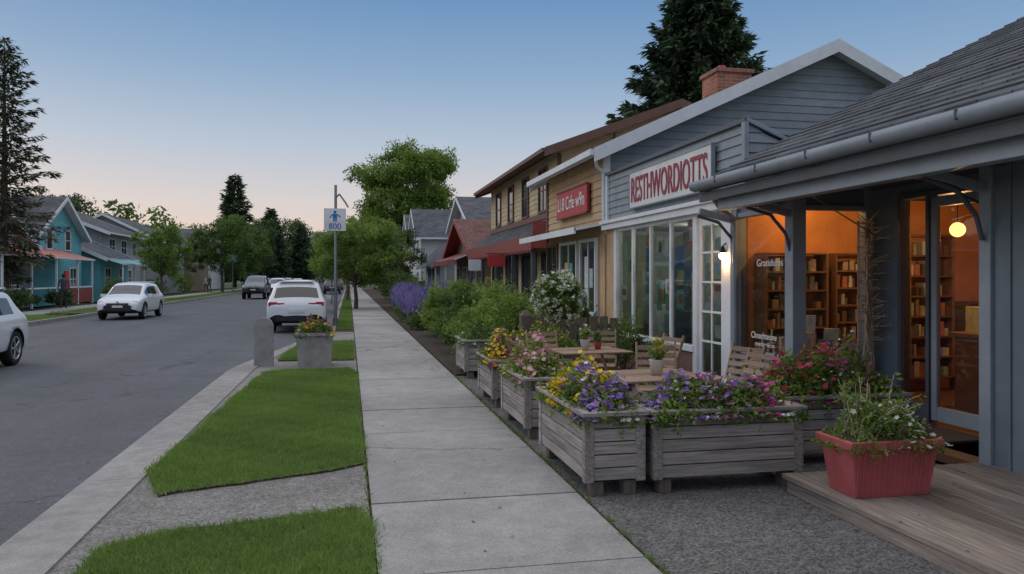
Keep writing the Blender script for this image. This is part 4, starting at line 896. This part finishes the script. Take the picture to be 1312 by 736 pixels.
car('oncoming_car',-9.15,36.2,math.pi,pw,'hatch')
car('passing_car',-7.32,15.75,math.pi,pw,'hatch')
car('pickup_truck',-7.3,66,math.pi,pd,'pickup')
car('distant_car',-7.0,92,math.pi,ps,'suv'); car('distant_car',-7.2,115,math.pi,pw,'hatch'); car('distant_car',-1.7,110,0,ps,'suv'); car('distant_car',-6.7,78,math.pi,pw,'suv')
car('distant_car',-10.2,100,math.pi,pd,'suv'); car('distant_car',-10.2,122,math.pi,pw,'hatch'); car('distant_car',-1.7,84,0,pd,'hatch')
# ---------------- people
skin=M('skin',(.45,.28,.2),.6,.1); hair=M('hair',(.04,.03,.02),.7,.2); shirt=M('shirt_dark',(.05,.06,.09),.8,.2); trous=M('trousers',(.04,.04,.045),.8,.2); shirt2=M('shirt_light',(.4,.36,.34),.8,.2)
def person(x,y,rot,sm,h=1.72):
    k=h/1.72
    J=[(0,0,.95,.13),(0,0,1.2,.135),(0,0,1.42,.13),(0,0,1.53,.05),(.1,0,.9,.09),(.11,.13,.5,.06),(.11,.02,.08,.045),(.11,.15,.04,.04),(-.1,0,.9,.09),(-.11,-.06,.5,.06),(-.11,-.24,.12,.045),(-.11,-.12,.05,.04),
       (.19,0,1.42,.055),(.24,-.06,1.15,.042),(.24,.06,.92,.032),(.24,.09,.84,.035),(-.19,0,1.42,.055),(-.24,.06,1.15,.042),(-.24,.18,.95,.032),(-.24,.22,.88,.035)]
    E=[(0,1),(1,2),(2,3),(0,4),(4,5),(5,6),(6,7),(0,8),(8,9),(9,10),(10,11),(2,12),(12,13),(13,14),(14,15),(2,16),(16,17),(17,18),(18,19)]
    me=bpy.data.meshes.new('figure'); me.from_pydata([(a*k,b*k,c*k) for a,b,c,_ in J],E,[]); ob=bpy.data.objects.new('figure',me); sc.collection.objects.link(ob)
    md=ob.modifiers.new('s','SKIN'); 
    for i,q in enumerate(me.skin_vertices[0].data): q.radius=(J[i][3]*k,J[i][3]*k*.8); q.use_root=(i==0)
    ob.modifiers.new('ss','SUBSURF').levels=1
    bpy.context.view_layer.update(); dg=bpy.context.evaluated_depsgraph_get(); nm=bpy.data.meshes.new_from_object(ob.evaluated_get(dg),depsgraph=dg); ob.modifiers.clear(); ob.data=nm
    for m_ in (sm,trous,skin): nm.materials.append(m_)
    for q in nm.polygons:
        c=q.center; q.use_smooth=True; q.material_index=1 if c.z<.95*k and abs(c.x)<.19*k else (2 if c.z>1.5*k or (c.z<.93*k and abs(c.x)>.19*k) else 0)
    o=O('person'); o['head'].sphere((0,.01*k,1.63*k),.1*k,skin,10,(.8,.92,1.15)); o['head'].sphere((0,.105*k,1.62*k),.018*k,skin,6); o['hair'].sphere((0,-.02*k,1.66*k),.105*k,hair,10,(.86,.93,1.05))
    for sg in (1,-1): o['head'].sphere((sg*.03,.09*k,1.65*k),.01,hair,5)
    r_=o.done((x,y,.02),rot); ob.parent=r_
person(-13.9,84,2.8,shirt); person(-14.4,85,2.9,shirt2,1.65); person(-14.2,43.5,.3,shirt,1.75)
# ---------------- vegetation, right beds
def hedge(x,y,rx,ry,h,n,leaf,mat,**k): shrub('shrub',x,y,rx,ry,h,n,leaf,mat,z0=.02,**k)
hedge(2.35,14.6,.65,.9,1.25,6200,.07,F_leafb); hedge(2.4,16.6,.7,1.1,1.6,7000,.075,F_leaf); hedge(3.5,15.4,.9,1.0,1.5,7000,.075,F_leafb)
hedge(3.3,17.8,1.0,1.2,1.45,5500,.085,F_leafb); hedge(4.3,14.2,.5,.7,1.1,2500,.08,F_leaf); hedge(2.3,19,.65,1.2,1.75,5500,.085,F_leafb); hedge(3.6,20.3,1.2,1.2,1.4,4000,.1,F_leafb)
hedge(4.3,11.9,.45,.5,.95,1800,.07,F_leaf); hedge(2.3,13.3,.3,.5,1.0,1500,.07,F_leafb)
hedge(2.5,21.5,.7,1.2,1.1,3000,.1,F_leafb,flower=[(F_pink,60,.08)]); hedge(3.7,24,1.2,1.6,1.3,3500,.11,F_leafd)
for (x,y,rx,ry,h) in ((2.2,25.2,.5,1.8,1.05),(2.3,29.5,.6,2.4,1.2),(3.2,27,.8,2.4,1.3),(2.4,34,.6,2.2,1.2)):
    o=O('lavender_bush'); n=4600
    pos,sh,_=cloud((x,y,h*.42),(rx,ry,h*.42),40,.22,n,.02,.3); leaves(o['foliage'],pos,.09,F_leaf,sh)
    nn=1000; u=rng.uniform(-1,1,nn); q=np.column_stack([x+u*rx,y+rng.uniform(-ry,ry,nn),h*(rng.uniform(.55,1.05,nn))*(1-.3*u*u)])
    scat(o['spikes'],[(0,-.05,0),(.5,-.08,0),(1,0,0),(.5,.08,0)],[[0,1,2,3]],q,rng.uniform(0,6.28,nn),-rng.uniform(.9,1.5,nn),rng.uniform(0,3,nn),.24*rng.uniform(.5,1.3,nn),F_lav,rng.uniform(0,1,nn)); o.done()
hedge(2.9,38.5,1.2,2.0,1.7,3000,.13,F_leaf); hedge(3,43,1.3,2.5,1.9,3000,.14,F_leafd); hedge(3,49,1.3,3,2.2,2500,.16,F_leaf); hedge(3,57,1.3,4,2.3,2500,.18,F_leafd)
hedge(4.6,32,.8,3,1.3,2500,.13,F_leafd)
tree('street_tree',.35,41,4.9,2.5,.9,26000,.15,F_leafb,.1,lobes=18)
tree('street_tree',-.1,56,5.4,2.2,1.2,9000,.2,F_leaf,.1)
tree('street_tree',2.9,50,4.8,1.8,1.2,6000,.2,F_leafd,.1)
tree('maple_tree',6.9,92,17.8,6.4,5.0,56000,.36,F_leafb,.35,lobes=34,lobr=.34)
tree('maple_tree',-13.6,62,5.9,1.9,1.5,12000,.17,F_leafb,.09)
tree('maple_tree',-13.4,89,8.4,3.4,1.4,18000,.26,F_leaf,.16)
tree('maple_tree',-12.9,104,8,3.2,1.8,8000,.3,F_leaf,.16)
tree('maple_tree',-14.5,126,11,4.5,2.5,9000,.4,F_leafd,.2)
tree('maple_tree',-33,100,11.5,5,3,9000,.4,F_leafd,.2)
tree('maple_tree',-40,112,13,6,3,9000,.45,F_leaf,.2)
tree('maple_tree',-2,120,7.5,4,1.5,8000,.4,F_leafd,.2)
tree('maple_tree',1,140,9.5,4.5,1.5,8000,.45,F_leaf,.2)
tree('maple_tree',-14,180,15,7,3,9000,.55,F_leafd,.25)
conifer('spruce_tree',15.4,32.5,15.4,6.3,90000,F_con,levels=50,bpl=10,size=.5,prof=.8)
conifer('pine_tree',-16.4,42.2,13.2,2.8,11000,F_conl,levels=30,bpl=6,size=.38,sparse=.5,zb=.12,prof=.6)
conifer('pine_tree',-18.5,136,18.5,4.3,12000,F_con,levels=26,bpl=7,size=.9,prof=.65)
conifer('pine_tree',-15.5,165,15.5,4.2,9000,F_con,levels=22,bpl=7,size=1.0,prof=.7)
conifer('pine_tree',-10,172,13,3.6,6000,F_con,levels=18,bpl=7,size=.9)
for (x,y,rx,ry,h,m) in ((-15.3,41,.9,2.4,1.1,F_leafd),(-15.6,47.5,.7,2.0,.9,F_leafd),(-15.8,58,1,2.5,1.4,F_leaf),(-15.8,70,1.2,4,1.7,F_leafd),(-16,82,1.2,4,2.0,F_leaf),(-15.5,35,1,3,1.3,F_leafd)):
    shrub('shrub',x,y,rx,ry,h,2600,.14,m,z0=0)
o=O('distant_trees')
for i in range(105):
    side=random.random()
    if side<.5: x=U(-95,-24); y=U(125,210); h=U(9,15)
    elif side<.8: x=U(-28,6); y=U(185,250); h=U(9,15)
    else: x=U(14,70); y=U(120,190); h=U(7,14)
    pos,sh,_=cloud((x,y,h*.5),(U(4,7),U(4,7),h*.45),22,2.0,800,0,.4); leaves(o['foliage'],pos,1.0,random.choice([F_leafd,F_leaf,F_leaf,F_con]),sh)
o.done()
hillm=M('hill_forest',(.12,.15,.15),.95,.3,.02)
o=O('hills'); xs=np.linspace(-900,1100,160)
hz=lambda x: 40+14*math.sin(x/170+1)+8*math.sin(x/60)+4*math.sin(x/23)+2*math.sin(x/7)
V=[];F=[]
for i,x in enumerate(xs): V+=[(x,560,-1),(x,760,max(4,hz(x))),(x,1100,-1)]
for i in range(len(xs)-1): F+=[[i*3,i*3+3,i*3+4,i*3+1],[i*3+1,i*3+4,i*3+5,i*3+2]]
o['s'].add(V,F,hillm,True); o.done()
# ---------------- world, sun, camera
w=bpy.data.worlds.new('World'); sc.world=w; w.use_nodes=True; nt=w.node_tree; nt.nodes.clear(); L=nt.links.new
out=N(nt,'ShaderNodeOutputWorld'); bg=N(nt,'ShaderNodeBackground'); L(bg.outputs[0],out.inputs[0])
sky=N(nt,'ShaderNodeTexSky'); sky.sky_type='NISHITA'; sky.sun_disc=False; sky.sun_elevation=math.radians(4); sky.sun_rotation=math.radians(-35); sky.air_density=1.2; sky.dust_density=1.0; sky.ozone_density=2.5
tc=N(nt,'ShaderNodeTexCoord'); sx=N(nt,'ShaderNodeSeparateXYZ'); L(tc.outputs['Generated'],sx.inputs[0])
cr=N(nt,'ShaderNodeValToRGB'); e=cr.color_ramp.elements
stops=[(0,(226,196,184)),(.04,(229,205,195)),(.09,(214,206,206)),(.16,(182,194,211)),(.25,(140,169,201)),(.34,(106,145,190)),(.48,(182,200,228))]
e[0].position=0;e[0].color=lin(stops[0][1])+(1,); e[1].position=1; e[1].color=(1.3,1.25,1.25,1)  # upper stops brightened above the view to add ambient light
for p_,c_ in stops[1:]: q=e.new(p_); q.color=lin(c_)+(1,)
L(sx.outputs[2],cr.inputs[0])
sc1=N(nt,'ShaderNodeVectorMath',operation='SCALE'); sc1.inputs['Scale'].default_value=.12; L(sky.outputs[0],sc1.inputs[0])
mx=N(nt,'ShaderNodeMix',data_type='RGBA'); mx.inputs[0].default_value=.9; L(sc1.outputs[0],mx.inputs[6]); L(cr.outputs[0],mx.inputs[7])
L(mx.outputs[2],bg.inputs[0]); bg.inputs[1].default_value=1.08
sl=bpy.data.lights.new('sun','SUN'); sl.energy=.6; sl.angle=math.radians(25); sl.color=(1,.86,.74)
so=bpy.data.objects.new('sun',sl); sc.collection.objects.link(so); so.location=(-20,30,30)
so.rotation_euler=Vector((.65,-.62,-.42)).to_track_quat('-Z','Y').to_euler()
cam=bpy.data.cameras.new('camera'); co=bpy.data.objects.new('camera',cam); sc.collection.objects.link(co); sc.camera=co
cam.sensor_width=36; cam.lens=27.44; cam.shift_y=-.0099; cam.clip_start=.05; cam.clip_end=6000
co.location=(0,0,1.65); co.rotation_euler=(math.radians(90),0,math.radians(-11.8))
